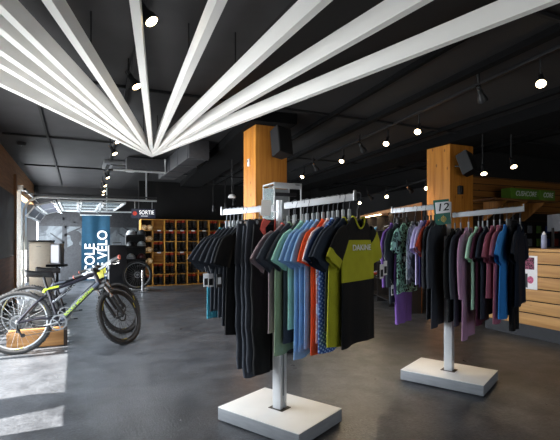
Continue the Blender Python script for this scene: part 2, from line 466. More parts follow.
_ph = [1.0]
def nextph():
    _ph[0] += random.uniform(.1, .35); return _ph[0]
_shared = {}
def shirt(pos, rz, label, group, m, L=.76, hw=None, th=.0155, sleeve='short', sm=None, sbands=None, collar=None, bands=None, tags=(), ph=None, amp=.014, cat='shirt', name='hanging_jersey', flare=.03):
    o = thing(name, label, cat, pos, rz, group)
    ph = nextph() if ph is None else ph
    hw = random.uniform(.215, .238) if hw is None else hw
    rings = body_rings(L, hw, th, ph, amp, flare=flare)
    mb = MB().ring_loft(rings); mats = [m]
    if bands:
        mats = [b[2] for b in bands]
        for i, f in enumerate(mb.f):
            z = -sum((mb.v[j].z for j in f)) / len(f)
            for k, (z0, z1, _) in enumerate(bands):
                if z0 <= z < z1: mb.mi[i] = k
    b = mb.build('torso', mats, o, angle=80)
    if sleeve:
        for sx in (-1, 1):
            sl = MB().ring_loft(sleeve_rings(sx, sleeve, th, ph + sx, hw))
            if sbands: sl.mi = [0 if k < (60 if sx > 0 else 20) else 1 for k in range(len(sl.f))]
            sl.build('sleeve', sbands or sm or m, o, angle=80)
    cm = collar or m
    neck = [p + Vector((0, 0, .001)) for p in rings[0]]
    MB().tube(neck, .0065, n=6, closed=True).build('collar', cm, o, angle=80)
    # hem stitching band
    for (tx, tz, kind) in tags:
        t = MB()
        t.box((tx, th + .022, tz), (.055, .002, .10), m=0); 
        if kind == 'code': t.box((tx, th + .0235, tz - .012), (.04, .0012, .05), m=1)
        elif kind == 'dark': t.box((tx, th + .0235, tz), (.034, .0012, .05), m=1)
        t.tube([(tx, th + .022, tz + .05), (tx, th * .9, tz + .11)], .0012, n=4, m=0)
        t.build('price_tag', [M['tagw'], M['tagk']] if kind == 'code' else [M['tagk'], M['tagw']], o, smooth=False)
    return o

def trousers(pos, rz, label, group, m, L=1.08, hw=.18, th=.0185, amp=.018, wm=None, lining=None, tags=()):
    o = thing('hanging_trousers', label, 'trousers', pos, rz, group); ph = nextph()
    mb = MB(); rings = []
    for z in (0, .02, .045, .1, .17, .25, .3):
        w = hw * (1 + .12 * min(1, z / .2)); r = []
        for i in range(NR):
            an = 2 * math.pi * i / NR; c, s = math.cos(an), math.sin(an)
            x = w * math.copysign(abs(c) ** .75, c); y = th * math.copysign(abs(s) ** .65, s)
            r.append(Vector((x, y + fold(x, z, ph, amp * (.4 + z)), -z)))
        rings.append(r)
    mb.ring_loft(rings)
    for sx in (-1, 1):
        rr = []
        for i in range(11):
            z = .25 + (L - .25) * i / 10; t = i / 10
            w = hw * (.56 - .14 * t); cx = sx * (hw * .56 - .012 * t)
            r = []
            for k in range(26):
                an = 2 * math.pi * k / 26; c, s = math.cos(an), math.sin(an)
                x = cx + w * math.copysign(abs(c) ** .8, c) + .006 * math.sin(z * 22 + ph)
                y = th * (1 + .25 * t) * math.copysign(abs(s) ** .7, s) + fold(x, z, ph + sx, amp * (.6 + .4 * t))
                r.append(Vector((x, y, -z)))
            rr.append(r)
        mb.ring_loft(rr)
    mb.build('legs', m, o, angle=80)
    wb = []
    for i in range(NR):
        wb.append(rings[0][i] * 1.0)
    lo = [Vector((p.x * 1.01, p.y * 1.08, -.035)) for p in rings[1]]
    MB().ring_loft([[Vector((p.x * 1.01, p.y * 1.08, .003)) for p in rings[0]], lo]).build('waistband', wm or m, o, angle=80)
    if lining:
        t = MB(); t.prism([(.02, .03), (.10, .05), (.14, -.03), (.07, -.10), (.08, -.02)], th + .004, th + .010); t.prism([(-.09, .03), (-.03, .05), (-.02, -.09), (-.06, -.03)], th + .004, th + .010)
        t.build('lining_fold', lining, o, smooth=False)
    for (tx, tz, kind) in tags:
        t = MB(); t.box((tx, th + .022, tz), (.06, .002, .12)); t.box((tx, th + .0235, tz - .01), (.04, .001, .06), m=1)
        t.build('price_tag', [M['tagk'], M['tagw']], o, smooth=False)
    return o

def make_hanger(clips=False, m=None):
    o = thing('clothes_hanger', 'x', 'hanger', (0, 0, 0), 0, 'clothes hangers on the racks')
    mb = MB()
    # origin: hook seat on top of the bar (z = 0); shoulders 0.12 below
    if not clips:
        mb.tube([(x, 0, z - .05) for x, z in ((-.19, -.205), (-.15, -.182), (-.07, -.15), (-.02, -.128), (0, -.122), (.02, -.128), (.07, -.15), (.15, -.182), (.19, -.205))], [.006, .008, .009, .012, .013, .012, .009, .008, .006], n=8, flat=.7)
        mb.tube([(-.175, 0, -.257), (0, 0, -.272), (.175, 0, -.257)], .004, n=6)
        mb.box((0, 0, -.14), (.03, .010, .08), bev=.003)
    else:
        mb.tube([(-.17, 0, -.115), (.17, 0, -.115)], .006, n=8)
        for x in (-.13, .13): mb.box((x, 0, -.14), (.028, .026, .05), bev=.004)
    mb.build('hanger_body', m or M['clear'], o)
    pts = [(0, 0, -.115), (0, 0, -.06), (.012, 0, -.045)]
    for k in range(9):
        a = math.radians(-40 + k * 30); pts.append((.022 * math.cos(a) - .003, 0, -.018 + .022 * math.sin(a)))
    # hook lies across the bar: turn into local y
    pts = [(p[1], p[0], p[2]) for p in pts]
    MB().tube(pts, .0025, n=6).build('hook', mat('hook_steel', '#606368', .4, .6), o)
    return o
h_clear = make_hanger(); h_black = make_hanger(m=M['black']); h_clip = make_hanger(True, M['black'])
_first = {id(h_clear): True, id(h_black): True, id(h_clip): True}
def hang(proto, pos, rz, label):
    if _first.get(id(proto)): o = proto; _first[id(proto)] = False
    else: o = copy_tree(proto)
    o.location = pos; o.rotation_euler = (0, 0, rz); o['label'] = label; return o

# ------------------------------------------------------------------ racks
ax = math.radians(-38)
A = W(math.cos(ax), math.sin(ax)); A.z = 0; A.normalize()      # along the arms, toward the near end
P = Vector((-A.y, A.x, 0))
RZ = math.atan2(-A.x, A.y)
slot_m = M['matte_black']

def rack(pole, name_label, arms, ph):
    o = thing('clothing_rack', name_label, 'clothes rack', (pole.x, pole.y, 0), math.atan2(A.y, A.x), 'two-arm clothing racks')
    # local x along arms
    mb = MB().box((0, 0, .055), (.74, .545, .09), bev=.004)
    mb.build('plinth', M['plinth_side'], o)
    MB().box((0, 0, .101), (.74, .545, .006), bev=.002).build('plinth_top', M['white'], o)
    MB().box((0, 0, .1052), (.13, .11, .003)).build('pole_flange', mat('flange_dark', '#4a443c', .4, .6), o)
    for sx in (-1, 1):
        for sy in (-1, 1):
            MB().lathe([(.012, 0), (.015, .012)], c=(sx * .33, sy * .235, 0), n=10).build('foot', M['chrome'], o)
    p = MB()
    for sy in (-1, 1):
        p.box((0, sy * .024, (.105 + 1.38) / 2), (.075, .028, 1.38 - .105), bev=.004)
        p.box((0, sy * .016, (1.38 + ph) / 2), (.032, .012, ph - 1.37), bev=.002)
    p.box((0, 0, (.105 + 1.38) / 2), (.055, .03, 1.38 - .105))
    p.build('pole', M['pole_white'], o)
    MB().box((.0, 0, .78), (.077, .006, 1.16)).build('pole_slot', M['grey'], o)
    for (x0, z0, x1, z1, off) in arms:
        c = Vector(((x0 + x1) / 2, off, (z0 + z1) / 2)); L = math.hypot(x1 - x0, z1 - z0)
        R = Matrix.Rotation(-math.atan2(z1 - z0, x1 - x0), 3, 'Y')
        b = MB().box(c, (L, .014, .046), rot=R, bev=.003)
        if off: b.box((x0, off / 2, z0), (.03, abs(off) + .03, .04))
        arm = b.build('arm', mat('arm_grey_white', '#a9acb0', .4, .2, var=.04), o)
        xe, ze = (x1, z1) if abs(x1) > abs(x0) else (x0, z0)
        MB().box((xe, off, ze + .01), (.008, .03, .066), bev=.002).build('end_stop', M['steel'], arm)
    return o

p1 = W(-.003, 3.26); p2 = W(1.61, 4.19)
def arm_pt(pole, t, za, zb, t0, t1):
    z = za + (zb - za) * (t - t0) / (t1 - t0)
    return Vector((pole.x, pole.y, 0)) + A * t + Vector((0, 0, z + .026))

R1N = (.045, 1.595, .625, 1.628, 0); R1F = (-.045, 1.585, -.60, 1.572, 0)
R2N = (.03, 1.575, .63, 1.612, 0); R2F = (-.03, 1.665, -.575, 1.64, 0)
rack(p1, 'clothing rack with white pole on a white plinth, DAKINE jersey at its front end', [R1N, R1F], 1.635)
rack(p2, 'clothing rack with steel pole on a white plinth, green and white sign on top', [R2N, R2F], 1.70)

def ph_(): return random.uniform(0, 6)
def place(pole, arm, t, what, hanger='clear', jit=None, **k):
    sgn = 1
    x0, z0, x1, z1, off = arm
    hp = arm_pt(pole, t, z0, z1, x0, x1)
    j = random.uniform(-.02, .02) if jit is None else jit
    rz = RZ + j
    proto = {'clear': h_clear, 'black': h_black, 'clip': h_clip}[hanger]
    lab = k.pop('label'); grp = k.pop('group', None); drop = k.pop('drop', 0)
    side = k.pop('side', random.uniform(-.01, .01))
    hp = hp + P * side
    if what == 'shirt':
        g = shirt(hp + Vector((0, 0, -.158 - drop)), rz, lab, grp, **k)
    else:
        g = trousers(hp + Vector((0, 0, -.125 - drop)), rz, lab, grp, **k)
    hang(proto, hp, rz, {'clear': 'clear plastic hanger', 'black': 'black plastic hanger', 'clip': 'black clip hanger'}[hanger] + ' holding the ' + k.pop('hl', ' '.join(lab.replace(',', '').split()[:8])))
    return g

K = cloth('black', '#363a42'); K2 = cloth('charcoal', '#3b4049'); K3 = cloth('black_deep', '#101113')
lime = cloth('lime', '#a5a528'); navy = cloth('navy', '#28395a'); slatec = cloth('slate', '#262e3a')
lblue = cloth('light_blue', '#8eb4dd'); lblue2 = cloth('sky_blue', '#7fa6d2'); mint = cloth('mint', '#9fd6c6'); orange = cloth('orange', '#e2572a')
pinkw = cloth('pale_pink', '#efd3cb'); sage = cloth('sage', '#869a7c'); mauve = cloth('mauve_brown', '#8a7a80'); heather = cloth('heather_grey', '#5d6672')
teal = cloth('teal', '#4aa9c0'); coral = cloth('coral', '#e0685c'); purple = cloth('purple', '#7d5aa6'); lav = cloth('lavender', '#cdc2f0'); indigo = cloth('indigo', '#3d3570')
dmauve = cloth('dusty_mauve', '#ab83a0'); mint2 = cloth('pale_mint', '#b4e0c6'); burg = cloth('burgundy', '#4d2438'); rose = cloth('old_rose', '#a05f72'); bluef = cloth('blue', '#2f7cc4'); dnavy = cloth('dark_navy', '#101a29')
redor = cloth('rust_red', '#b4452c')
royal = dots_mat('cloth_blue_dots', '#2c4f9a', '#9dbbe6', 46)
camo = camo_mat('cloth_camo_mint', ['#18201d', '#9accba', '#3d584f'], 11)
greyg = camo_mat('cloth_grey_print', ['#474e50', '#8c9698', '#5a6467'], 6)
tropic = camo_mat('cloth_speckle', ['#15161a', '#2b2c33', '#17181d'], 16)
pinkstripe = camo_mat('cloth_white_red', ['#f0ddd6', '#e8a08f', '#f3e7e2'], 12)

G1 = 'garments on the rack with the white pole'; G2 = 'garments on the rack with the steel pole'
# near arm of the first rack, from the pole outwards
near1 = [
 (.075, dict(m=mauve, sm=mauve, L=.70, label='mauve-grey jersey with coral trim next to the white pole', collar=coral)),
 (.115, dict(m=heather, sm=heather, L=.62, label='heather blue-grey jersey with dark cuffs beside the mauve-grey one')),
 (.155, dict(m=sage, L=.84, sm=K2, label='long sage green jersey with black sleeves in front of the pole', bands=[(0, .3, K2), (.3, 2, sage)], collar=sage, side=-.03)),
 (.197, dict(m=K2, L=.76, label='charcoal jersey between the sage green and the mint ones')),
 (.238, dict(m=mint, L=.66, label='mint green jersey tucked behind the light blue ones', sm=mint)),
 (.276, dict(m=lblue, L=.86, label='longest light blue jersey, next to the mint one')),
 (.316, dict(m=lblue2, L=.80, label='middle light blue jersey with a stitched cuff')),
 (.352, dict(m=lblue, L=.78, label='light blue jersey pressed against the orange one')),
 (.392, dict(m=orange, L=.82, label='bright orange jersey between light blue and pale pink ones')),
 (.428, dict(m=pinkstripe, sm=pinkw, L=.74, label='white and pale pink jersey beside the orange one')),
 (.468, dict(m=royal, sm=navy, L=.80, label='royal blue jersey with a white dotted pattern')),
 (.510, dict(m=slatec, L=.66, label='dark slate jersey with a long sleeve cuff beside the dotted blue one')),
 (.548, dict(m=lime, sm=slatec, L=.76, label='lime jersey with dark slate sleeves hanging behind the DAKINE jersey', hw=.25, bands=[(0, .2, slatec), (.2, 2, lime)])),
]
for t, k in near1:
    k['L'] += .055; t *= 1.06
    place(p1, R1N, t, 'shirt', group=G1, **k)
front = place(p1, R1N, .64, 'shirt', 'black', group=G1, jit=.0, side=.02, m=K3, sm=lime, sbands=[K3, lime], collar=lime, L=.82, ph=1.0, hw=.215,
      bands=[(0, .155, K3), (.155, .40, lime), (.40, 2, K3)], label='black and lime jersey with white DAKINE lettering at the rack end', tags=((-.27, -.37, 'code'), (-.33, -.35, 'code')), amp=.008)
text_mesh('chest_lettering', 'DAKINE', .052, M['tagw'], front, (-.0, .0265, -.20), (math.radians(90), 0, math.radians(180)), xscale=1.35)

# far arm of the first rack
far1 = [
 (-.095, 'trousers', dict(m=K3, L=1.0, label='black trousers with coral waist lining next to the pole', lining=coral, drop=.03)),
 (-.150, 'trousers', dict(m=K, L=1.02, label='black trousers second along from the white pole', drop=.0)),
 (-.205, 'trousers', dict(m=K2, L=1.04, label='charcoal trousers in the middle of the trouser row', drop=.035)),
 (-.262, 'trousers', dict(m=K, L=1.0, label='creased black trousers beside the black tees', drop=.015)),
 (-.335, 'shirt', dict(m=K3, L=.78, label='black tee beside the trousers, longest of the black tees')),
 (-.378, 'shirt', dict(m=K, L=.72, label='black tee with a silver price tag, second beside the trousers', tags=((.29, -.40, 'dark'),))),
 (-.422, 'shirt', dict(m=K2, L=.66, label='charcoal tee in the middle of the black tees')),
 (-.466, 'shirt', dict(m=K, L=.60, label='black tee with a white printed tag', tags=((.29, -.40, 'code'),))),
 (-.510, 'shirt', dict(m=K2, L=.62, label='charcoal tee next to the teal edged one', tags=((.29, -.40, 'code'),))),
 (-.555, 'shirt', dict(m=teal, sm=K2, L=.68, label='black and teal tee at the far end of the rack', bands=[(0, .45, K2), (.45, 2, teal)])),
]
for t, w, k in far1:
    k['L'] += .09 if w == 'trousers' else .04
    if w == 'shirt': k['hw'] = .208
    place(p1, R1F, t, w, 'clip' if w == 'trousers' else 'clear', group=G1, **k)

# far arm of the second rack
far2 = [
 (-.545, 'shirt', dict(m=purple, sm=purple, sleeve='long', L=.5, label='purple long-sleeved top at the far end of the rack', hanger='black')),
 (-.50, 'shirt', dict(m=K, sm=K, L=.80, sleeve='long', label='black long-sleeved top with a white tag by the purple top', tags=((.235, -.66, 'code'),), hanger='black', hl='')),
 (-.455, 'trousers', dict(m=purple, L=.74, drop=.30, label='purple trousers hanging below the mint camouflage jersey', hanger='clip')),
 (-.42, 'shirt', dict(hw=.23, m=camo, L=.70, label='mint and black camouflage jersey with a grey tag', tags=((.15, -.36, 'dark'),), hanger='black')),
 (-.325, 'shirt', dict(m=greyg, L=.60, label='grey printed tee behind the camouflage jersey', sleeve=None, hanger='black')),
 (-.238, 'shirt', dict(m=lav, L=.6, sleeve='short', label='lavender jersey beside the grey printed tee', hanger='black')),
 (-.206, 'shirt', dict(m=indigo, sm=lav, L=.62, label='indigo jersey with lavender sleeves', hanger='black')),
 (-.176, 'shirt', dict(m=redor, L=.62, label='rust red jersey between the indigo one and the dark jacket', hanger='black')),
 (-.138, 'shirt', dict(m=tropic, hw=.24, L=.92, sleeve='long', label='black speckled jacket with grey cuffs below the green sign', th=.018, hanger='black')),
 (-.085, 'shirt', dict(m=K, L=1.0, sleeve='long', hw=.25, label='plain black jacket directly beneath the green sign', th=.018, hanger='black')),
]
for t, w, k in far2:
    k.pop('hl', None); h_ = k.pop('hanger')
    place(p2, R2F, t, w, h_, group=G2, **k)
near2 = [
 (.055, 'shirt', dict(m=K3, L=.84, sleeve='long', label='long black jacket just outside the steel pole', th=.017)),
 (.105, 'shirt', dict(m=K, L=.88, sleeve='long', label='black long-sleeved top beside the dusty mauve one', th=.017)),
 (.178, 'shirt', dict(m=dmauve, L=1.0, sleeve='long', label='dusty mauve long-sleeved top, longest mauve piece on the rack', th=.017)),
 (.262, 'shirt', dict(m=mint2, L=.72, label='pale mint jersey between the mauve top and the burgundy jersey')),
 (.298, 'shirt', dict(m=burg, L=.86, label='burgundy jersey peeking out beside the pale mint one')),
 (.340, 'shirt', dict(m=slatec, L=.80, label='dark navy black jersey beside the old rose ones')),
 (.392, 'shirt', dict(m=rose, hw=.24, L=.62, label='shorter old rose jersey with a straight hem')),
 (.442, 'shirt', dict(m=rose, L=.84, label='longer old rose jersey beside the blue jersey')),
 (.496, 'shirt', dict(m=bluef, L=.80, label='vivid blue jersey with its sleeve showing', hw=.245)),
 (.545, 'trousers', dict(m=K3, L=.95, hw=.11, label='black trousers hanging lowest at the rack end')),
 (.592, 'shirt', dict(m=dnavy, hw=.195, side=.055, L=.70, label='dark navy jersey at the very end of the rack', sm=dnavy)),
]
for t, w, k in near2:
    place(p2, R2N, t, w, 'clip' if w == 'trousers' else 'clear', group=G2, **k)

# sign on second rack
sp = pix(442.5, 212, 4.12)
sg = thing('rack_sign', 'green and white sign card marked 12 on top of the steel pole', 'sign', sp, math.radians(-24.8 - 8), rot=(0, math.radians(-6), math.radians(-24.8 - 8)))
green = mat('sign_green', '#0e5f50', .5, var=.06)
MB().box((0, .012, .0), (.14, .006, .235), bev=.002).build('card', green, sg)
MB().box((.005, .004, .042), (.125, .006, .105), bev=.001).build('number_panel', M['tagw'], sg)
text_mesh('number', '12', .10, M['tagk'], sg, (.004, .0, .042), (math.radians(90), 0, 0), xscale=1.15, shear=.2)
gold = mat('sign_gold', '#b7a241', .4)
mb = MB()
for r in (.022, .012): mb.tube([(r * math.cos(k * math.pi / 8) + .005, .008, r * 1.1 * math.sin(k * math.pi / 8) - .066) for k in range(16)], .0028, n=4, closed=True)
mb.tube([(.005, .008, -.1), (.005, .008, -.03)], .0025, n=4)
mb.tube([(-.045, .008, -.075), (-.037, .008, -.068)], .004, n=4)
mb.build('emblem', gold, sg)
MB().box((.03, .05, 0), (.02, .09, .02)).build('bracket', M['steel'], sg)
# white card on first rack
cp = pix(266, 208, 3.2)
cd = thing('card_holder', 'blank white card tilted on the white rack pole', 'sign', cp, rot=(0, math.radians(5), math.radians(-24.8 + 12)))
MB().box((0, 0, 0), (.075, .004, .115), bev=.001).build('card', M['white'], cd)
MB().box((.05, .006, -.02), (.09, .004, .01)).build('bracket', M['steel'], cd)
# ------------------------------------------------------------------ bicycles
def wheel(parent, cx, cz, XF=None, hub_m=None, label=None):
    R = .335
    mb = MB()
    mb.tube([(cx + (R - .022) * math.cos(a), 0, cz + (R - .022) * math.sin(a)) for a in [2 * math.pi * k / 48 for k in range(48)]], .013, n=6, closed=True, flat=1.2)
    mb.lathe([(.018, -.06), (.028, -.045), (.018, -.03), (.016, .03), (.028, .045), (.018, .06)], c=(cx, 0, cz), axis='Y', n=12)
    for k in range(28):
        a = 2 * math.pi * k / 28; s = .04 if k % 2 else -.04; a2 = a + (.35 if k % 4 < 2 else -.35)
        mb.tube([(cx + .026 * math.cos(a2), s, cz + .026 * math.sin(a2)), (cx + (R - .03) * math.cos(a), 0, cz + (R - .03) * math.sin(a))], .0016, n=3, cap=False)
    # brake disc
    mb.lathe([(.062, -.034), (.08, -.034), (.08, -.031), (.062, -.031)], c=(cx, 0, cz), axis='Y', n=24, cap=False)
    if XF: mb.xf(XF)
    w = mb.build('wheel', hub_m or M['grey'], parent)
    t = MB(); Rt = .342
    rings = []
    t.tube([(cx + Rt * math.cos(a), 0, cz + Rt * math.sin(a)) for a in [2 * math.pi * k / 56 for k in range(56)]], .027, n=10, closed=True)
    for k in range(64):
        a = 2 * math.pi * k / 64
        for off, dr in ((-.017, .024), (.017, .024), (0 if k % 2 else .006, .029)):
            aa = a + (off > 0) * .04
            c = Vector((cx + (Rt + dr) * math.cos(aa), off, cz + (Rt + dr) * math.sin(aa)))
            t.box(c, (.009, .011, .015), rot=Matrix.Rotation(-aa, 3, 'Y'))
    if XF: t.xf(XF)
    t.build('tyre', M['rubber'], w, angle=50)
    d = MB()   # rim decals
    for a0 in (.4, 2.5, 4.6):
        d.tube([(cx + .312 * math.cos(a0 + q * .06), -.0145, cz + .31 * math.sin(a0 + q * .09)) for q in range(6)], .005, n=4, flat=.4)
    if XF: d.xf(XF)
    d.build('rim_decal', mat('decal_yellow', '#d8c22a', .5), w)
    return w

def bicycle(label, loc, rz, lean, steer, accent, frame_c, dt):
    o = thing('mountain_bike', label, 'bicycle', loc, rot=(math.radians(lean), 0, rz), group='mountain bikes in the rental corner')
    fm = mat('frame_' + frame_c[1:], frame_c, .3, .1, var=.06); dtm = mat('down_tube_' + dt[1:], dt, .3, .3, var=.06); am = mat('accent_' + accent[1:], accent, .45, var=.04)
    R = .37
    BB, RA, ST, HT, HB = (.43, 0, .335), (0, 0, R), (.31, 0, .735), (.845, 0, .915), (.885, 0, .79)
    f = MB()
    MB().tube([HB, (.7, 0, .62), (.5, 0, .40), BB], [.036, .044, .044, .038], n=12, flat=.75).build('down_tube', dtm, o)
    f.tube([HT, (.62, 0, .825), (.40, 0, .745), ST], [.03, .028, .024, .022], n=10, flat=.8)
    f.tube([BB, (.38, 0, .5), ST, (.295, 0, .78)], .02, n=10)
    f.tube([(.895, 0, .765), (.835, 0, .925)], .029, n=12)
    f.lathe([(.045, -.04), (.045, .04)], c=BB, axis='Y', n=14)
    f.tube([(.36, 0, .60), (.43, 0, .63), (.52, 0, .74)], .016, n=8)
    f.build('frame', fm, o)
    s = MB()
    for sy in (-1, 1):
        s.tube([(.40, sy * .03, .38), (.25, sy * .055, .40), (0, sy * .07, R)], [.016, .014, .012], n=8)
        s.tube([(0, sy * .07, R), (.16, sy * .05, .56), (.27, sy * .03, .66)], [.012, .013, .014], n=8)
    s.build('swingarm', fm, o)
    a = MB().tube([(.265, 0, .70), (.28, 0, .735), (.33, 0, .745), (.43, 0, .765)], .0235, n=8, flat=.85)
    a.build('frame_accent', am, o)
    sh = MB().tube([(.36, 0, .58), (.50, 0, .68)], .02, n=10); sh.tube([(.5, 0, .68), (.56, 0, .73)], .009, n=8)
    sh.build('rear_shock', M['chrome'], o)
    wheel(o, 0, R)
    MB().tube([(.295, 0, .77), (.255, 0, .93)], .017, n=10).build('seatpost', M['black'], o)
    sd = MB(); rings = []
    for (x, w, zt) in ((.07, .02, .96), (.09, .068, .972), (.15, .072, .962), (.22, .045, .956), (.30, .024, .956), (.355, .016, .95), (.37, .004, .943)):
        rings.append([Vector((x, w * math.cos(q), zt - .016 + (.024 if math.sin(q) > 0 else .052) * math.sin(q))) for q in [2 * math.pi * k / 14 for k in range(14)]])
    sd.ring_loft(rings, cap0=True, cap1=True)
    sd.tube([(.13, .02, .925), (.22, .02, .92), (.33, .015, .935)], .004, n=6); sd.tube([(.13, -.02, .925), (.22, -.02, .92), (.33, -.015, .935)], .004, n=6)
    sd.build('saddle', M['black'], o)
    cr = MB().lathe([(.078, -.052), (.095, -.05), (.095, -.046), (.078, -.044)], c=BB, axis='Y', n=28, cap=False)
    for k in range(5):
        q = k * 1.2566; cr.box((BB[0] + .05 * math.cos(q), -.05, BB[2] + .05 * math.sin(q)), (.07, .006, .012), rot=Matrix.Rotation(-q, 3, 'Y'))
    cr.tube([(BB[0], -.065, BB[2]), (BB[0] - .165, -.075, BB[2] - .03)], [.014, .010], n=8)
    cr.tube([(BB[0], .065, BB[2]), (BB[0] + .165, .075, BB[2] + .03)], [.014, .010], n=8)
    crk = cr.build('crankset', M['grey'], o)
    for sx, sy in ((-1, -1), (1, 1)):
        pd = MB().box((BB[0] + sx * .165, sy * .125, BB[2] + sx * .03), (.095, .09, .016), bev=.004)
        pd.tube([(BB[0] + sx * .165, sy * .07, BB[2] + sx * .03), (BB[0] + sx * .165, sy * .165, BB[2] + sx * .03)], .007, n=8)
        pd.build('pedal', M['black'], o)
    ch = MB(); ch.tube([(BB[0], -.05, BB[2] + .093), (0, -.05, R + .05)], .004, n=4); ch.tube([(BB[0], -.05, BB[2] - .093), (.07, -.05, .21), (.02, -.05, .25), (0, -.05, R - .05)], .004, n=4)
    for r, y in ((.085, -.04), (.07, -.045), (.056, -.05), (.042, -.055)): ch.lathe([(r, y - .002), (r, y + .002), (r - .007, y + .002), (r - .007, y - .002)], c=(0, 0, R), axis='Y', n=20, cap=False)
    ch.build('chain', mat('drivetrain_dark', '#55585c', .45, .5), o)
    dr = MB().tube([(0, -.075, R - .03), (.0, -.075, .29), (.05, -.07, .22)], .012, n=8); dr.lathe([(.025, -.06), (.025, -.05)], c=(.06, 0, .215), axis='Y', n=12); dr.lathe([(.025, -.06), (.025, -.05)], c=(.01, 0, .27), axis='Y', n=12)
    dr.build('derailleur', M['black'], o)
    # front assembly, turned about the steering axis
    axd = (Vector((.835, 0, .925)) - Vector((.895, 0, .765))).normalized()
    c0 = Vector((.865, 0, .845))
    XF = Matrix.Translation(c0) @ Matrix.Rotation(math.radians(steer), 4, axd) @ Matrix.Translation(-c0)
    FA = Vector((1.17, 0, R))
    fk = MB()
    for sy in (-1, 1):
        q = Vector((.905, sy * .07, .735)); r2 = FA + Vector((0, sy * .07, 0))
        fk.tube([q, q.lerp(r2, .42)], .017, n=10, m=1)
        fk.tube([q.lerp(r2, .36), r2], [.023, .022], n=10, m=0)
    fk.box((.905, 0, .742), (.06, .19, .045), bev=.012, m=0)
    fk.tube([(.925, -.07, .62), (.975, -.075, .66), (.985, 0, .73), (.975, .075, .66), (.925, .07, .62)], .014, n=8, m=0)
    fk.xf(XF); fk.build('fork', [M['black'], M['chrome']], o)
    wheel(o, FA.x, FA.z, XF, M['black'])
    stm = MB().box((.85, 0, .965), (.10, .045, .04), rot=Matrix.Rotation(.15, 3, 'Y'), bev=.008); stm.tube([(.835, 0, .92), (.822, 0, .965)], .018, n=10)
    stm.xf(XF); stm.build('stem', M['black'], o)
    hb = MB().tube([(.875, -.38, 1.0), (.885, -.2, .99), (.895, -.08, .972), (.895, .08, .972), (.885, .2, .99), (.875, .38, 1.0)], .0155, n=10)
    hb.xf(XF); bar = hb.build('handlebar', M['grey'], o)
    for sy in (-1, 1):
        g = MB().tube([(.8745, sy * .39, 1.0), (.879, sy * .26, .994)], .019, n=10); g.xf(XF); g.build('grip', M['black'], bar)
        g = MB().lathe([(.021, -.006), (.021, .006)], c=(.8745, sy * .395, 1.0), axis='Y', n=12); g.xf(XF); g.build('grip_end', mat('grip_end_red', '#d06a58', .5), bar)
        b = MB().tube([(.895, sy * .22, .985), (.93, sy * .26, .97), (.935, sy * .33, .965)], .006, n=6); b.box((.893, sy * .21, .985), (.03, .05, .03), bev=.006); b.xf(XF); b.build('brake_lever', M['chrome'], bar)
    pl = MB().box((.935, 0, .91), (.012, .10, .09), bev=.004); pl.xf(XF); pl.build('number_plate', mat('plate_yellow', '#c9c238', .5), o)
    cb_ = MB().tube([(.93, -.2, .98), (.99, -.1, .95), (.97, 0, .86), (.92, .03, .80)], .004, n=6); cb_.tube([(.93, .2, .98), (1.0, .08, .97), (.97, -.02, .87), (.93, -.05, .70)], .004, n=6)
    cb_.xf(XF); cb_.build('cable', M['matte_black'], o)
    # down tube lettering
    ang = math.atan2(.79 - .335, .885 - .43)
    text_mesh('frame_lettering', 'ROCKY MOUNTAIN', .052, am, o, (.655, -.0465, .572), (math.radians(90), -ang, 0), xscale=.95)
    return o
bicycle('black and silver mountain bike in front, with lime lettering on its frame', (-.63, 5.95, 0), 0, -8, 44, '#b7d334', '#25252e', '#5c616e')
bicycle('dark mountain bike behind the lime lettered one, front wheel turned away', (-.57, 6.62, 0), 0, -6, 42, '#5a616c', '#14161b', '#2b2e36')
# timber block holding the rear wheels
bs = thing('bike_block', 'light timber block with slots under the rear bike wheels', 'bike stand', (-.66, 6.28, 0))
pine = wood('pine_block', '#8a6035', '#b38450', 'X', .6)
mb = MB()
mb.box((.2, .09, .11), (.62, .05, .20), bev=.004); mb.box((.2, -.06, .11), (.62, .05, .20), bev=.004)
mb.build('side_board', pine, bs)
mb = MB()
for x in (-.06, .2, .46): mb.box((x, .015, .09), (.05, .10, .16), bev=.003)
mb.build('cross_piece', pine, bs)
MB().box((.53, .015, .10), (.04, .21, .20), bev=.003).build('end_board', mat('block_end_dark', '#2a1c12', .7), bs)

# ------------------------------------------------------------------ garage door
gd = thing('garage_door', 'open overhead garage door with galvanised tracks and glazed sections', 'garage door', (XW + .09, GY0, 0))
TZ0, TZ1 = 2.30, 2.22
Wd = 3.95
Xe = 2.95
def track(y, z, xe, parent):
    pts = [(.02, y, 0.0), (.02, y, z - .38)]
    for k in range(1, 8):
        a = math.pi / 2 * k / 8; pts.append((.02 + .38 * (1 - math.cos(a)), y, z - .38 + .38 * math.sin(a)))
    pts += [(.40, y, z), (xe, y, z)]
    return MB().tube(pts, .032, n=6, flat=.9).build('track', M['galv'], parent)
track(0, TZ0, Xe, gd); track(Wd, TZ1, Xe - .1, gd)
mb = MB().box((-.06, -.06, 1.25), (.08, .1, 2.5)); mb.box((-.04, -.05, 2.48), (.12, .14, .12)); mb.build('jamb_post', M['galv'], gd, smooth=False)
mb = MB().box((1.5, -.02, TZ0 + .075), (2.9, .03, .035)); mb.build('stiffener', mat('dark_steel', '#3a3a3b', .5, .5), gd, smooth=False)
MB().tube([(2.7, 0, TZ0), (2.7, 0, ZC)], .02, n=6).build('hanger_strut', M['galv'], gd)
MB().tube([(2.0, Wd, TZ1), (2.0, Wd, ZC)], .02, n=6).build('hanger_strut', M['galv'], gd)
MB().tube([(.05, -.02, TZ0 + .16), (.05, Wd, TZ0 + .16)], .03, n=10).build('spring_shaft', mat('shaft_steel', '#4a4a4a', .4, .6), gd)
doorm = mat('door_panel_grey', '#4c4f5a', .5, var=.06); edge = mat('door_frame_alu', '#c9ccce', .4, .4, var=.05)
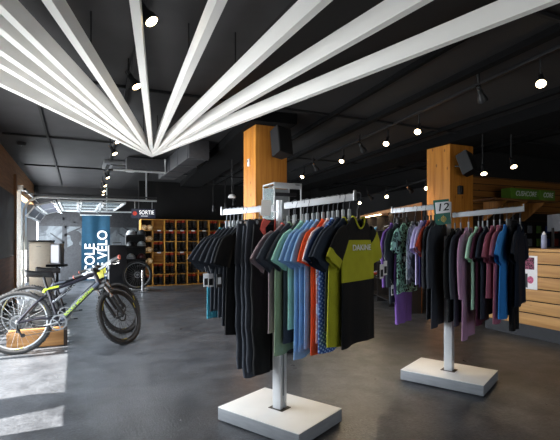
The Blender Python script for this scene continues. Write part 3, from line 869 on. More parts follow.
gl = mat('door_glass', '#aebfc6', .08, var=.03, alpha=.28, spec=.8)
# sections: (x0,z0)->(x1,z1) along the track
zt = 2.25
secs = [((.06, zt - .40), (.24, zt - .16), False), ((.26, zt - .145), (.66, zt - .03), False), ((.70, zt - .02), (1.16, zt - .02), True), ((1.18, zt - .02), (1.68, zt - .02), True), ((1.72, zt - .02), (2.22, zt - .02), True)]
for (a, b, glz) in secs:
    L = math.hypot(b[0] - a[0], b[1] - a[1]); an = math.atan2(b[1] - a[1], b[0] - a[0])
    Rm = Matrix.Rotation(-an, 3, 'Y'); c = Vector(((a[0] + b[0]) / 2, Wd / 2, (a[1] + b[1]) / 2))
    fr = MB()
    for s_ in (-1, 1): fr.box(c + Rm @ Vector((s_ * (L / 2 - .025), 0, 0)), (.05, Wd - .1, .045), rot=Rm)
    nb = 3 if glz else 2
    for k in range(nb + 1): fr.box(c + Vector((0, -Wd / 2 + .07 + k * (Wd - .14) / nb, 0)), (L - .1, .03, .03), rot=Rm)
    f = fr.build('section_frame', edge, gd, smooth=False)
    pn = MB()
    for k in range(nb): pn.box(c + Vector((0, -Wd / 2 + .07 + (k + .5) * (Wd - .14) / nb, 0)), (L - .1, (Wd - .14) / nb - .05, .012), rot=Rm)
    pn.build('pane' if glz else 'infill_panel', gl if glz else doorm, f, smooth=False)
mb = MB()
for x in (.62, 1.16, 1.70):
    for y in (.06, 1.4, 2.7, Wd - .08): mb.box((x, y, zt - .05), (.07, .05, .05)); mb.tube([(x - .05, y, zt - .05), (x + .06, y, zt - .11)], .01, n=5)
mb.build('hinge', M['chrome'], gd)

# exit sign
e0 = pix(143.5, 213.5, 10.7)
es = thing('exit_sign', 'dark navy SORTIE sign with a red dot hanging below the door track', 'sign', e0, math.radians(-12))
MB().box((0, 0, 0), (.56, .02, .225), bev=.004).build('sign_panel', mat('sign_navy', '#1b2138', .5, var=.05), es)
text_mesh('lettering', 'SORTIE', .135, mat('sign_white_glow', '#f0f0f0', .5, emit=.5), es, (.075, -.0115, .022), (math.radians(90), 0, 0), xscale=.8)  # slight glow added to brighten the lettering
MB().box((.02, -.011, -.062), (.16, .002, .018)).build('small_line', M['tagw'], es)
MB().lathe([(.05, -.013), (.05, -.010)], c=(-.2, 0, .0), axis='Y', n=20).build('red_dot', M['red'], es)
mb = MB()
for x in (-.2, .2): mb.tube([(x, 0, .11), (x, 0, .30)], .005, n=5)
mb.build('hanging_wire', M['galv'], es)

# ------------------------------------------------------------------ mural and banner at the back
ml = thing('photo_mural', 'black and white photo mural of trees and two riders on the back wall', 'mural', (0, YB - .02, 0))
def mural_mat():
    m = camo_mat('mural_print', ['#2b2d30', '#5f6468', '#404347'], 1.6); m.node_tree.nodes['Noise Texture'].inputs['Detail'].default_value = 9
    r = m.node_tree.nodes['Color Ramp'].color_ramp; r.interpolation = 'LINEAR'; return m
MB().box((.55, 0, 1.12), (3.3, .02, 2.2)).build('print_panel', mural_mat(), ml, smooth=False)
mdk = mat('mural_dark_ink', '#2c2d30', .8, var=.3); mgy = mat('mural_grey_ink', '#6d7277', .8, var=.3, scale=8); mlt = mat('mural_light_ink', '#6d7277', .8, var=.35, scale=6)
def flat(poly, y, name, m): return MB().prism(poly, y, y - .002).build(name, m, ml, smooth=False)
flat([(-1.05, 1.74), (2.15, 1.70), (2.15, 2.2), (-1.05, 2.2)], -.012, 'dark_canopy', mdk)
def tree(x, w, y, seed):
    random.seed(seed); mb = MB(); mb.prism([(x - w, .02), (x - w * .6, 1.2), (x - w * .45, 2.2), (x + w * .45, 2.2), (x + w * .6, 1.2), (x + w, .02)], y, y - .002)
    for k in range(5):
        z = .9 + k * .25; s = random.choice((-1, 1)); L = random.uniform(.3, .7)
        mb.prism([(x, z), (x + s * L, z + .35), (x + s * L, z + .38), (x, z + .09)], y, y - .002)
    mb.build('tree_trunk', mdk, ml, smooth=False)
tree(-.35, .12, -.015, 1); tree(.22, .10, -.015, 2); tree(1.9, .1, -.015, 5)
def rider(x, s, m, y):
    P_ = [(-.32, .1), (-.30, .75), (-.22, .95), (-.09, 1.02), (-.08, 1.08), (-.13, 1.16), (-.15, 1.28), (-.22, 1.3), (-.12, 1.36), (-.04, 1.42), (.06, 1.42), (.13, 1.34), (.13, 1.18), (.08, 1.08), (.09, 1.02), (.22, .95), (.30, .75), (.32, .1)]
    flat([(x + a * s, b * s) for a, b in P_], y, 'rider_figure', m)
rider(-.02, 1.12, mdk, -.019); rider(1.62, 1.12, mgy, -.019)
flat([(.35, .4), (.85, .35), (.9, 1.3), (.6, 1.5), (.4, 1.2)], -.013, 'bright_patch', mlt)
flat([(1.3, .3), (1.5, .35), (1.5, 1.35), (1.3, 1.45)], -.013, 'bright_patch', mlt)
random.seed(11)
bt = pix(96, 215.5, 13.6)
bn = thing('hanging_banner', 'teal fabric banner reading ÉCOLE DE VÉLO hanging under the door track', 'banner', (bt.x, bt.y, bt.z), math.radians(-8))
mb = MB(); rr = []
for k in range(16):
    z = -k / 15 * 2.0; rr.append([Vector((x, .02 * math.sin(x * 9 + k * .25) + .012 * math.sin(x * 17), z)) for x in [-.40 + .8 * i / 20 + .02 * (k / 15) * (i / 10 - 1) for i in range(21)]])
mb.ring_loft(rr, close=False); mb.build('fabric', cloth('banner_teal', '#0e3448'), bn, angle=80)
MB().tube([(-.45, 0, .01), (.45, 0, .01)], .012, n=8).build('top_bar', M['galv'], bn)
text_mesh('lettering', 'ÉCOLE', .40, M['tagw'], bn, (-.16, -.045, -1.42), (math.radians(90), math.radians(-90), 0), xscale=.92)
text_mesh('lettering', 'DE VÉLO', .40, M['tagw'], bn, (.20, -.045, -1.18), (math.radians(90), math.radians(-90), 0), xscale=.92)

# ------------------------------------------------------------------ cubby shelf with boots
SX, SY, PX, PZ = 1.63, 12.75, .325, .312
NC, NRW = 8, 6
cs = thing('cubby_shelf', 'wooden cubby shelf of square compartments full of boots', 'shelf', (SX, SY, 0))
cw = wood('cubby_pine', '#a8742c', '#c9933f', 'X', .55, knots=False)
mb = MB()
for c in range(NC + 1): mb.box((c * PX, .17, NRW * PZ / 2), (.022, .34, NRW * PZ), bev=.002)
mb.build('upright', cw, cs)
mb = MB()
for r in range(NRW + 1): mb.box((NC * PX / 2, .171, r * PZ + .011), (NC * PX - .02, .336, .02), bev=.002)
mb.build('shelf_board', cw, cs)
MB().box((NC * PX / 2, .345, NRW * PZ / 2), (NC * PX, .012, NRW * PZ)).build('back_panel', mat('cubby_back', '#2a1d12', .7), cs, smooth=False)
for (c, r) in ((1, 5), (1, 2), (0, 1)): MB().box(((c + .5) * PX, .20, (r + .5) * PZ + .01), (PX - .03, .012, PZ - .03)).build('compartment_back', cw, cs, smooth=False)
for (c, r) in ((1, 5), (2, 5), (3, 5), (4, 5), (5, 5), (1, 3), (3, 3)):
    MB().box(((c + .5) * PX, -.003, r * PZ - .006 + .016), (.10, .004, .035)).build('shelf_label', M['tagw'], cs, smooth=False)

def boot_proto(accent):
    o = thing('boot', 'x', 'boot', (0, 0, 0), 0, 'boots in the cubby shelf')
    mb = MB()
    prof = [(-.11, .048, .03, .06), (-.09, .05, .0, .075), (-.03, .05, .0, .085), (.02, .046, .0, .10), (.06, .045, .0, .115), (.10, .04, .0, .12)]
    rings = []
    for (y, w, z0, z1) in prof:
        rings.append([Vector((w * math.cos(q), y, (z0 + z1) / 2 + (z1 - z0) / 2 * math.sin(q))) for q in [2 * math.pi * k / 10 for k in range(10)]])
    mb.ring_loft(rings, cap0=True, cap1=True)
    rr = []
    for (z, w, dy, cy) in ((.06, .05, .062, .04), (.12, .048, .055, .045), (.17, .05, .058, .04), (.215, .054, .065, .035)):
        rr.append([Vector((w * math.cos(q), cy + dy * math.sin(q), z)) for q in [2 * math.pi * k / 12 for k in range(12)]])
    mb.ring_loft(rr, cap1=True)
    mb.build('shell', M['black'], o)
    cf = MB(); rr = []
    for (z, w, dy, cy) in ((.185, .055, .067, .035), (.25, .058, .071, .033)):
        rr.append([Vector((w * math.cos(q), cy + dy * math.sin(q), z)) for q in [2 * math.pi * k / 12 for k in range(12)]])
    cf.ring_loft(rr, cap1=True); cf.build('cuff', accent, o)
    b = MB()
    for z, yy in ((.10, -.02), (.15, -.015), (.19, -.02)): b.box((0, yy - .005, z), (.085, .015, .014))
    b.build('buckle', mat('buckle_dark', '#3d3d40', .5), o); return o
bp_r = boot_proto(mat('boot_red', '#c8371c', .55)); bp_k = boot_proto(mat('boot_grey', '#39332f', .6)); bp_o = boot_proto(mat('boot_orange', '#b8582c', .55))
used = set()
rown = ['bottom', 'second-lowest', 'third-lowest', 'third-highest', 'second-highest', 'top']
coln = ['first', 'second', 'third', 'fourth', 'fifth', 'sixth', 'seventh', 'eighth']
empty_cells = {(1, 5), (1, 2), (0, 1)}
roll_cells = {(0, 2), (0, 3), (0, 4), (0, 5)}
random.seed(3)
def roll_proto():
    o = thing('rolled_mat', 'x', 'roll', (0, 0, 0), 0, 'rolled mats in the cubby shelf')
    MB().lathe([(.068, 0), (.074, .01), (.074, .26), (.068, .27)], axis='Y', n=18).build('roll', mat('roll_tan', '#b58a54', .8), o)
    mb = MB(); mb.tube([((.008 + .055 * k / 40) * math.cos(k * .5), -.002, (.008 + .055 * k / 40) * math.sin(k * .5)) for k in range(40)], .003, n=4)
    mb.lathe([(.014, -.006), (.02, -.004), (.02, .0)], axis='Y', n=12)
    mb.build('roll_end', mat('roll_pale', '#e6cfa6', .7), o); return o
rp = roll_proto(); rused = False
for c in range(NC):
    for r in range(NRW):
        base = Vector((SX + (c + .5) * PX, SY, r * PZ + .022))
        if (c, r) in empty_cells: continue
        if (c, r) in roll_cells:
            for s_, wd in ((-1, 'near the upright by the mural'), (1, 'on the boot side')):
                o = copy_tree(rp) if rused else rp; rused = True
                o.location = base + Vector((s_ * .0755, -.02, .075 + (.0 if s_ > 0 else .0)))
                o['label'] = 'tan rolled mat in the %s row of the %s cubby column, %s' % (rown[r], coln[c], {-1: 'outer one', 1: 'inner one'}[s_])
            continue
        pr = random.choice((bp_r, bp_r, bp_k, bp_r, bp_o, bp_k))
        nm = {id(bp_r): 'black boot with a red cuff', id(bp_k): 'black boot with a dark cuff', id(bp_o): 'black boot with an orange cuff'}[id(pr)]
        for s_ in (-1, 1):
            o = copy_tree(pr) if id(pr) in used else pr; used.add(id(pr))
            o.location = base + Vector((s_ * .073 + random.uniform(-.004, .004), .145, 0)); o.rotation_euler = (0, 0, random.uniform(-.12, .12)); o.scale = (1.14, 1.1, 1.14)
            o['label'] = '%s, %s of pair, %s cubby column, %s row' % (nm, 'left' if s_ < 0 else 'right', coln[c], rown[r])

# ------------------------------------------------------------------ helmet tower, trainer wheel
tw = thing('helmet_stand', 'black helmet display stand beside the cubby shelf', 'display stand', (1.41, 12.0, 0))
mb = MB()
for x in (-.24, .24): mb.tube([(x, .1, .02), (x, .1, 1.5)], .014, n=8)
mb.build('upright', M['black'], tw)
for z in (1.42, 1.12, .80): MB().box((0, .02, z), (.54, .28, .018), bev=.003).build('shelf', M['black'], tw)
MB().box((0, .15, .78), (.50, .012, 1.5)).build('back_board', M['matte_black'], tw, smooth=False)
MB().box((0, -.02, .03), (.62, .36, .03), bev=.004).build('base', mat('stand_base_white', '#cfd0d2', .5), tw)
def helmet(pos, rz, mname, c, label):
    o = thing('bike_helmet', label, 'helmet', pos, rz, 'helmets on the display stand')
    hm_ = mat('helmet_' + mname, c, .35, var=.05)
    rr = []
    for k in range(8):
        a = math.pi / 2 * k / 7.2; rr.append([Vector((.115 * math.cos(a) * math.cos(q), .145 * math.cos(a) * math.sin(q), .02 + .13 * math.sin(a))) for q in [2 * math.pi * i / 20 for i in range(20)]])
    MB().ring_loft(rr, cap1=True).build('shell', hm_, o)
    v = MB()
    for x in (-.06, 0, .06): v.tube([(x, -.12 + abs(x) * .3, .075), (x, -.05, .135 - abs(x) * .3), (x, .06, .138 - abs(x) * .3)], .009, n=5, flat=.6)
    v.build('air_vent', M['matte_black'], o)
    MB().prism([(-.09, -.13), (.09, -.13), (.07, -.21), (-.07, -.21)], .05, .058, plane='XY').build('visor', M['black'], o)
    return o
k = 0
for z, row in ((1.429, 'top'), (1.129, 'middle'), (.809, 'lowest')):
    for x, nm, c, cn in ((-.13, 'white', '#c9cccf', 'outer'), (.13, 'grey', '#3e4248', 'inner')):
        if row == 'middle': nm, c = ('black', '#1a1a1c') if x < 0 else ('silver', '#9a9ea2')
        if row == 'lowest': nm, c = ('pale', '#b7bbbe') if x < 0 else ('maroon', '#4b2022')
        helmet((1.41 + x, 12.0, z), random.uniform(-.3, .3), nm, c, '%s bike helmet on the %s shelf of the helmet stand' % (nm, row))
bw = thing('spare_wheel', 'loose bicycle wheel with black tyre leaning on the helmet stand', 'wheel', (1.41, 11.70, .05), rot=(math.radians(-8), 0, 0))
wheel(bw, 0, .37, None, M['grey'])
# floor pump in front of the wheel
pm = thing('floor_pump', 'silver and black floor pump standing before the spare wheel', 'pump', (1.50, 11.45, 0))
MB().tube([(0, 0, .03), (0, 0, .55)], .03, n=12).build('barrel', M['chrome'], pm)
mb = MB().box((0, 0, .015), (.22, .1, .03), bev=.006); mb.build('base', M['grey'], pm)
mb = MB().tube([(0, 0, .55), (0, 0, .65)], .01, n=8); mb.tube([(-.12, 0, .66), (.12, 0, .66)], .018, n=10); mb.build('handle', M['black'], pm)

# grey cabinet and white dispenser left of the banner
cpos = W((42 - 280) / FPX * 10.2, 10.2)
cbn = thing('grey_cabinet', 'beige grey metal cabinet with dark top beside the garage opening', 'cabinet', (cpos.x, cpos.y, 0), math.radians(-6))
MB().box((0, 0, .64), (.46, .4, 1.26), bev=.008).build('carcass', mat('cabinet_beige', '#c2bbae', .5, .1, var=.04), cbn)
MB().box((0, 0, 1.29), (.49, .43, .035), bev=.006).build('top', M['black'], cbn)
MB().box((0, -.206, .64), (.43, .012, 1.18), bev=.004).build('door', mat('cabinet_door', '#d6cfc2', .45, .1, var=.04), cbn)
MB().box((-.03, -.214, 1.17), (.10, .004, .012)).build('handle', M['grey'], cbn)
dpos = W((57 - 280) / FPX * 9.0, 9.0)
dp = thing('dispenser', 'white boxy dispenser on a dark pedestal beside the beige cabinet', 'dispenser', (dpos.x, dpos.y, 0), math.radians(-20))
MB().box((0, 0, 1.04), (.19, .16, .40), bev=.02).build('housing', mat('dispenser_white', '#eef1f5', .35, var=.02), dp)
MB().box((-.01, -.082, 1.04), (.15, .006, .36), bev=.002).build('lit_panel', mat('lit_panel_white', '#eef4ff', .35, var=.02, emit=.9), dp)
MB().box((.1, 0, 1.04), (.02, .17, .42), bev=.006).build('side_panel', M['grey'], dp)
mb = MB().box((0, 0, .80), (.34, .26, .05), bev=.01); mb.tube([(0, 0, .03), (0, 0, .8)], .03, n=10); mb.lathe([(.18, 0), (.18, .02), (.04, .04)], n=20); mb.build('pedestal', M['black'], dp)
# dark upright case beside the banner
cpos = W((117 - 280) / FPX * 11.2, 11.2)
dc = thing('dark_case', 'dark upright travel case on the floor right of the banner', 'case', (cpos.x, cpos.y, 0), .05)
MB().box((0, 0, .60), (.42, .3, 1.16), bev=.03).build('body', mat('case_dark', '#23262d', .5), dc)
MB().tube([(-.1, 0, 1.17), (-.1, 0, 1.24), (.1, 0, 1.24), (.1, 0, 1.17)], .012, n=8).build('handle', M['black'], dc)
mb = MB()
for x in (-.15, .15): mb.lathe([(.02, -.02), (.02, .02)], c=(x, -.1, .02), axis='X', n=10)
mb.build('caster', M['black'], dc)
# ------------------------------------------------------------------ gadget display case behind the first rack
gp = W((274.5 - 280) / FPX * 5.1, 5.1)
gc = thing('display_case', 'slim white framed display cabinet between the rack and the wooden column', 'display case', (gp.x, gp.y, 0), 0)
fwm = mat('case_frame_grey', '#c6c8c6', .4, .2, var=.04)
x0, x1, y0, y1, zt_ = .0, .345, 0.0, .33, 2.0
mb = MB()
for x in (x0, x1):
    for y in (y0, y1): mb.box((x, y, zt_ / 2), (.016, .016, zt_), bev=.002)
for y in (y0, y1): mb.box(((x0 + x1) / 2, y, zt_), (x1 - x0 + .016, .016, .016), bev=.002)
for x in (x0, x1): mb.box((x, (y0 + y1) / 2, zt_), (.016, y1 - y0, .016), bev=.002)
mb.build('frame', fwm, gc)
MB().box(((x0 + x1) / 2, y0 - .004, zt_ - .03), (x1 - x0 + .016, .012, .065), bev=.002).build('header_panel', fwm, gc)
MB().box((x1 - .05, y0 - .011, zt_ - .012), (.06, .002, .010)).build('header_mark', M['tagk'], gc, smooth=False)
ym = (y0 + y1) / 2; xm = (x0 + x1) / 2
MB().box((xm, ym - .06, zt_ - .12), (x1 - x0 - .03, .05, .04), bev=.004).build('strip_light', M['black'], gc)
MB().box((xm, y1 - .01, 1.36), (x1 - x0 - .02, .006, 1.22)).build('back_panel', mat('case_back', '#8d9190', .5), gc, smooth=False)
MB().box((xm, ym, .32), (x1 - x0, y1 - y0, .62), bev=.004).build('lower_cabinet', M['matte_black'], gc)
MB().box((x0, ym, 1.31), (.004, y1 - y0 - .02, 1.3)).build('side_glass', mat('case_glass', '#b8c8c8', .05, alpha=.2, spec=.8), gc, smooth=False)
for z in (.9, 1.25, 1.58): MB().box((xm, ym, z), (x1 - x0 - .02, y1 - y0 - .03, .008)).build('shelf', mat('case_shelf', '#b9c3c3', .1, alpha=.4), gc, smooth=False)

# ------------------------------------------------------------------ speakers and small column fittings
def speaker(px, py, d, label, rz, tilt, w=.2, hgt=.3, wallpt=None):
    c = pix(px, py, d)
    o = thing('wall_speaker', label, 'speaker', c, rot=(math.radians(tilt), math.radians(6), rz), group='speakers on the columns')
    MB().prism([(-w / 2, -.10), (w / 2, -.10), (w / 2 * .72, .08), (-w / 2 * .72, .08)], -hgt / 2, hgt / 2, plane='XY').build('cabinet', M['black'], o, smooth=False)
    MB().box((0, -.104, 0), (w * .94, .012, hgt * .95), bev=.004).build('grille', M['matte_black'], o)
    MB().tube([(0, .08, 0), (0, .16, .05)], .014, n=8).build('bracket', M['black'], o)
    return o
speaker(280, 143, 5.62, 'black speaker tilted down on the pine column behind the rack', math.radians(16), -14, w=.23, hgt=.36)
speaker(466, 164, 6.8, 'black speaker on the pine column behind the steel pole', math.radians(20), -22, w=.24, hgt=.34)
c = pix(248, 162, 5.95)
th = thing('thermostat', 'small white thermostat on the side of the nearer pine column', 'thermostat', (2.14, 5.63, c.z))
MB().box((-.011, 0, 0), (.022, .055, .10), bev=.004).build('housing', M['white'], th)
MB().box((-.0235, 0, .02), (.003, .03, .03)).build('screen', M['grey'], th, smooth=False)
c = pix(461, 190, 7.05)
ph = thing('wall_phone', 'black wall telephone on the pine column behind the steel pole', 'telephone', (c.x, 5.22, c.z))
MB().box((0, -.025, 0), (.09, .05, .14), bev=.008).build('base', M['black'], ph)
MB().tube([(-.02, -.06, -.06), (-.025, -.07, -.03), (-.025, -.07, .03), (-.02, -.06, .06)], .014, n=8).build('handset', M['matte_black'], ph)

# ------------------------------------------------------------------ track lighting
def lamp_proto():
    o = thing('track_spotlight', 'x', 'spotlight', (0, 0, 0), 0, 'track spotlights')
    # local -z is the beam direction, origin at the lamp face
    MB().lathe([(.015, .17), (.03, .16), (.03, .10), (.05, .055), (.058, .012), (.058, .0), (.05, .004)], n=20).build('housing', M['black'], o)
    MB().lathe([(.022, .16), (.026, .15), (.026, .215), (.018, .22)], n=14).build('lamp_holder', M['chrome'], o)
    MB().lathe([(.049, .003), (.049, .006)], n=20).build('lamp_face', M['lamp'], o)
    return o
def lamp(proto, pos, aim, label, power, first, color=(1, .82, .58), size=70, zc=ZC):
    o = proto if first else copy_tree(proto)
    d = (Vector(aim) - Vector(pos)).normalized()
    q = d.to_track_quat('-Z', 'Y')
    o.location = pos; o.rotation_mode = 'QUATERNION'; o.rotation_quaternion = q; o['label'] = label; o.scale = (.82, .82, .82)
    back = Vector(pos) - d * .15
    s = MB().tube([back - Vector(pos), Vector((back.x - pos[0], back.y - pos[1], zc - .02 - pos[2]))], .009, n=6)
    s.xf(q.to_matrix().inverted().to_4x4() * 1.0); s.v = [v / .82 for v in s.v]; s.build('stem', M['matte_black'], o)
    if power:
        L = bpy.data.lights.new('spot', 'SPOT'); L.energy = power; L.color = color; L.spot_size = math.radians(size); L.spot_blend = .7; L.shadow_soft_size = .05
        lo = bpy.data.objects.new('spot_beam', L); col.objects.link(lo); lo.location = Vector(pos) + d * .02; lo.rotation_mode = 'QUATERNION'; lo.rotation_quaternion = q
    return o
lp = lamp_proto(); first = True
def rail(pts, label, z=ZC - .018):
    a, b = pts; a = Vector((a[0], a[1], z)); b = Vector((b[0], b[1], z))
    d = (b - a); rz = math.atan2(d.y, d.x); c = (a + b) / 2
    o = MB().box((0, 0, 0), (d.length, .035, .03), bev=.003).build('lighting_track', mat('track_dark', '#1c1c1e', .4, .4), None, loc=c); o.rotation_euler = (0, 0, rz)
    tag(o, label, 'lighting track', 'ceiling lighting tracks')
rail(((.40, 1.5), (.72, 13.0)), 'black lighting track above the bikes and the door')
rail(((3.55, 1.2), (4.78, 9.8)), 'black lighting track above the two clothing racks')
words = ['first', 'second', 'third', 'fourth', 'fifth', 'sixth', 'seventh', 'eighth', 'ninth']
for i, (px, py, pw) in enumerate(((152, 22, 40), (137, 87, 45), (118, 142, 150), (115, 154, 150), (108, 178, 170), (105.5, 186, 90), (104, 191.5, 0), (103, 195, 0))):
    z = 2.72; p = onz(px, py, z)
    lamp(lp, p, p + Vector((.55, -.35, -1.0)), 'spotlight on the track above the bikes, %s from the front of the shop' % words[i], pw, first, color=(1, .9, .78) if i < 2 else (.93, .96, 1), size=70 if i < 2 else 105); first = False
RL = ((541, 84, 45, 0), (483, 101, 50, 1), (417.5, 132, 90, 0), (386, 144, 60, 0), (364, 151.5, 60, 1), (341.5, 161.5, 60, 0), (317, 170, 50, 1), (302, 177, 50, 0))
for i, (px, py, pw, away) in enumerate(RL):
    z = 2.72; p = onz(px, py, z)
    aim = p + (Vector((-.75, -.55, -1)) if not away else Vector((.9, .35, -.9)))
    lamp(lp, p, aim, 'spotlight on the track above the clothing racks, %s from the front of the shop' % words[i], pw, False)
rail(((5.75, 5.6), (7.2, 10.4)), 'black lighting track along the shoe shelves', z=2.46)
for i, (px, py, d, away) in enumerate(((359.6, 203, 11.4, 0), (372, 199, 10.5, 1), (386.8, 196.8, 9.8, 0), (412, 192, 8.9, 1), (426.6, 188.4, 8.2, 0))):
    p = pix(px, py, d); 
    lamp(lp, p, p + (Vector((-.5, -.8, -.7)) if not away else Vector((1, .1, -.8))), 'spotlight over the shoe shelves, %s from the far end' % words[i], 25, False, zc=2.48)
for i, (px, py) in enumerate(((484, 174), (514, 167))):
    p = pix(px, py, 6.3)
    lamp(lp, p, p + (Vector((-.35, -.5, -1)) if i == 0 else Vector((-.3, -.6, -1))), ['small spotlight by the second column', 'small spotlight above the green boxes'][i], 14, False)
for i, (px, py) in enumerate(((234, 205), (226, 208.5), (214, 211))):
    p = pix(px, py, 11.6)
    lamp(lp, p, p + Vector((.3, .5, -1)), 'distant spotlight above the cubby shelf, %s from the column' % words[i], 12, False)
# pendant by the first column
p = pix(232, 198, 8.4)
pd = thing('pendant_speaker', 'white dome pendant speaker hanging beside the pine column', 'speaker', p)
MB().lathe([(.075, 0), (.075, .03), (.05, .06), (.015, .07)], n=20).build('dome', M['white'], pd)
MB().tube([(0, 0, .07), (0, 0, ZC - p.z)], .008, n=6).build('stem', M['black'], pd)

# ------------------------------------------------------------------ ceiling equipment
ac = thing('air_conditioner', 'square grey ceiling air conditioner cassette above the garage door', 'air conditioner', (.95, 10.3, ZC - .002))
MB().box((0, 0, -.04), (.86, .86, .08), bev=.012).build('housing', mat('cassette_grey', '#77787a', .5, var=.06), ac)
MB().box((0, 0, -.085), (.5, .5, .012)).build('grille', mat('cassette_dark', '#3a3b3d', .6), ac, smooth=False)
mb = MB()
for k, (dx, dy, lx, ly) in enumerate(((0, .34, .6, .07), (0, -.34, .6, .07), (.34, 0, .07, .6), (-.34, 0, .07, .6))): mb.box((dx, dy, -.083), (lx, ly, .01))
mb.build('air_slot', M['matte_black'], ac, smooth=False)
cl = thing('dome_light', 'small white dome light on a short stem near the ceiling cassette', 'ceiling light', (.98, 9.35, 2.70))
MB().lathe([(.09, 0), (.09, .015), (.05, .06), (.02, .075)], n=20).build('dome', M['white'], cl)
MB().tube([(0, 0, .07), (0, 0, ZC - 2.70)], .008, n=6).build('stem', M['black'], cl)
sd_ = thing('smoke_detector', 'dark round smoke detector on the ceiling near the plywood wall', 'smoke detector', (-.86, 8.7, ZC))
MB().lathe([(.075, 0), (.075, -.03), (.055, -.055), (.01, -.06)], n=20).build('cover', mat('detector_dark', '#242325', .6), sd_)
MB().lathe([(.01, -.058), (.01, -.064)], n=8).build('indicator', M['grey'], sd_)
fanc = pix(196, 6, 2.62)
cs_ = thing('ceiling_speaker', 'oval dark grey fixture on the ceiling between two white beams', 'ceiling fixture', (fanc.x, fanc.y, ZC))
MB().lathe([(.12, 0), (.12, -.03), (.09, -.06), (.02, -.07)], n=24).build('cover', mat('fixture_dark', '#55504d', .4, .4), cs_)
MB().lathe([(.03, -.066), (.03, -.078)], n=14).build('lens', M['chrome'], cs_)
dm = mat('duct_dark', '#3a3a3d', .55, .2, var=.15)
du = thing('ceiling_duct', 'boxy dark ventilation duct running along the ceiling past the beam fan', 'duct', (1.85, 7.6, ZC - .002))
MB().box((0, 1.1, -.16), (.34, 3.0, .30), bev=.006).build('main_run', dm, du)
MB().box((-.55, 1.8, -.14), (.78, .3, .24), bev=.006).build('branch', dm, du)
mb = MB()
for y in (-.3, .5, 1.3, 2.1): mb.box((0, y, -.16), (.36, .03, .32))
mb.build('flange', mat('duct_flange', '#4a4a4d', .5, .3), du, smooth=False)
MB().tube([(-1.2, 1.6, -.30), (-.2, 1.6, -.30), (-.2, 1.6, -.02)], .02, n=8).build('conduit', M['galv'], du)

# ------------------------------------------------------------------ slatted counter at the right
CX, CY0, CY1 = 5.6, 1.2, 4.75
ct = thing('slatted_counter', 'counter faced with horizontal pine boards and dark gaps', 'counter', (CX, CY0, 0))
bm_ = wood('counter_pine', '#a57540', '#c8995a', 'Y', .55)
mb = MB()
for k in range(6):
    z0 = .175 + k * .168
    mb.box((0, (CY1 - CY0) / 2, z0 + .078), (.022, CY1 - CY0, .154), bev=.003)
mb.build('front_board', bm_, ct)
MB().box((.33, (CY1 - CY0) / 2, .61), (.60, CY1 - CY0 - .02, 1.14)).build('carcass', M['matte_black'], ct, smooth=False)
MB().box((.30, (CY1 - CY0) / 2, 1.195), (.66, CY1 - CY0 + .04, .035), bev=.004).build('worktop', wood('worktop_pine', '#b08049', '#d2a567', 'Y', .5, knots=False), ct)
MB().box((.03, (CY1 - CY0) / 2, .085), (.02, CY1 - CY0, .17)).build('plinth', mat('kick_dark', '#24262b', .6), ct, smooth=False)
# poster on the counter front
pz = 1.36 - (273 - 238) * 6.05 / 440
f0 = None
def on_counter(px):
    # y on the plane X = CX
    xc = (px - 280) / FPX; d = CX / (S + xc * Cc); return d * (Cc - xc * S), d
ya, da = on_counter(538); yb, db = on_counter(523)
po = thing('poster', 'white printed poster with a rider photo taped on the counter boards', 'poster', (CX - .0135, (ya + yb) / 2, 0))
hw_ = abs(yb - ya) / 2
zt2 = 1.36 - (256 - 238) * da / 440; zb2 = 1.36 - (290 - 238) * da / 440
MB().box((0, 0, (zt2 + zb2) / 2), (.002, hw_ * 2, zt2 - zb2)).build('sheet', M['tagw'], po, smooth=False)
hh_ = zt2 - zb2
pm1 = camo_mat('poster_photo', ['#3a1c2c', '#8a4a62', '#2a2028'], 18)
MB().box((-.0016, hw_ * .05, zt2 - hh_ * .23), (.001, hw_ * 1.3, hh_ * .36)).build('photo', pm1, po, smooth=False)
mb = MB().prism([(math.cos(q) * hw_ * .42 - hw_ * .1, zt2 - hh_ * .72 + math.sin(q) * hh_ * .11) for q in [k * math.pi / 8 for k in range(16)]], -.0012, -.0022, plane='YZ'); mb.build('round_photo', mat('poster_pink', '#c05a80', .6, var=.5, scale=40), po, smooth=False)
MB().box((-.0016, hw_ * .62, zt2 - hh_ * .75), (.001, hw_ * .7, hh_ * .42)).build('dark_block', M['tagk'], po, smooth=False)

# shelf with green boxes in front of the siding wall
def on_y(px, py, Y):
    return pix(px, py, Y / (Cc - (px - 280) / FPX * S))
sh0 = on_y(520, 199.5, 5.5) 
shf = thing('wall_shelf', 'wooden wall shelf on brackets carrying the green boxes', 'shelf', (sh0.x, 5.66, sh0.z - .02))
shw = wood('shelf_wood', '#6b4524', '#8f6033', 'X', .6, knots=False)
MB().box((.05, 0, 0), (1.7, .56, .03), bev=.003).build('board', shw, shf)
for x in (-.45, .1, .6):
    MB().prism([(-.25, -.015), (.25, -.015), (.25, -.36), (.20, -.36)], x - .02, x + .02, plane='YZ').build('bracket', wood('bracket_wood', '#8a5a2a', '#b57c3c', 'Z', .6, knots=False), shf, smooth=False)
gm = mat('box_green', '#5d8a2c', .5, var=.08, scale=5)
gcell = [(511, 539, 'CUSHCORE', 'longer green CUSHCORE box on the wall shelf', 0), (539.5, 555, 'CORE', 'shorter green CORE box at the end of the wall shelf', 1)]
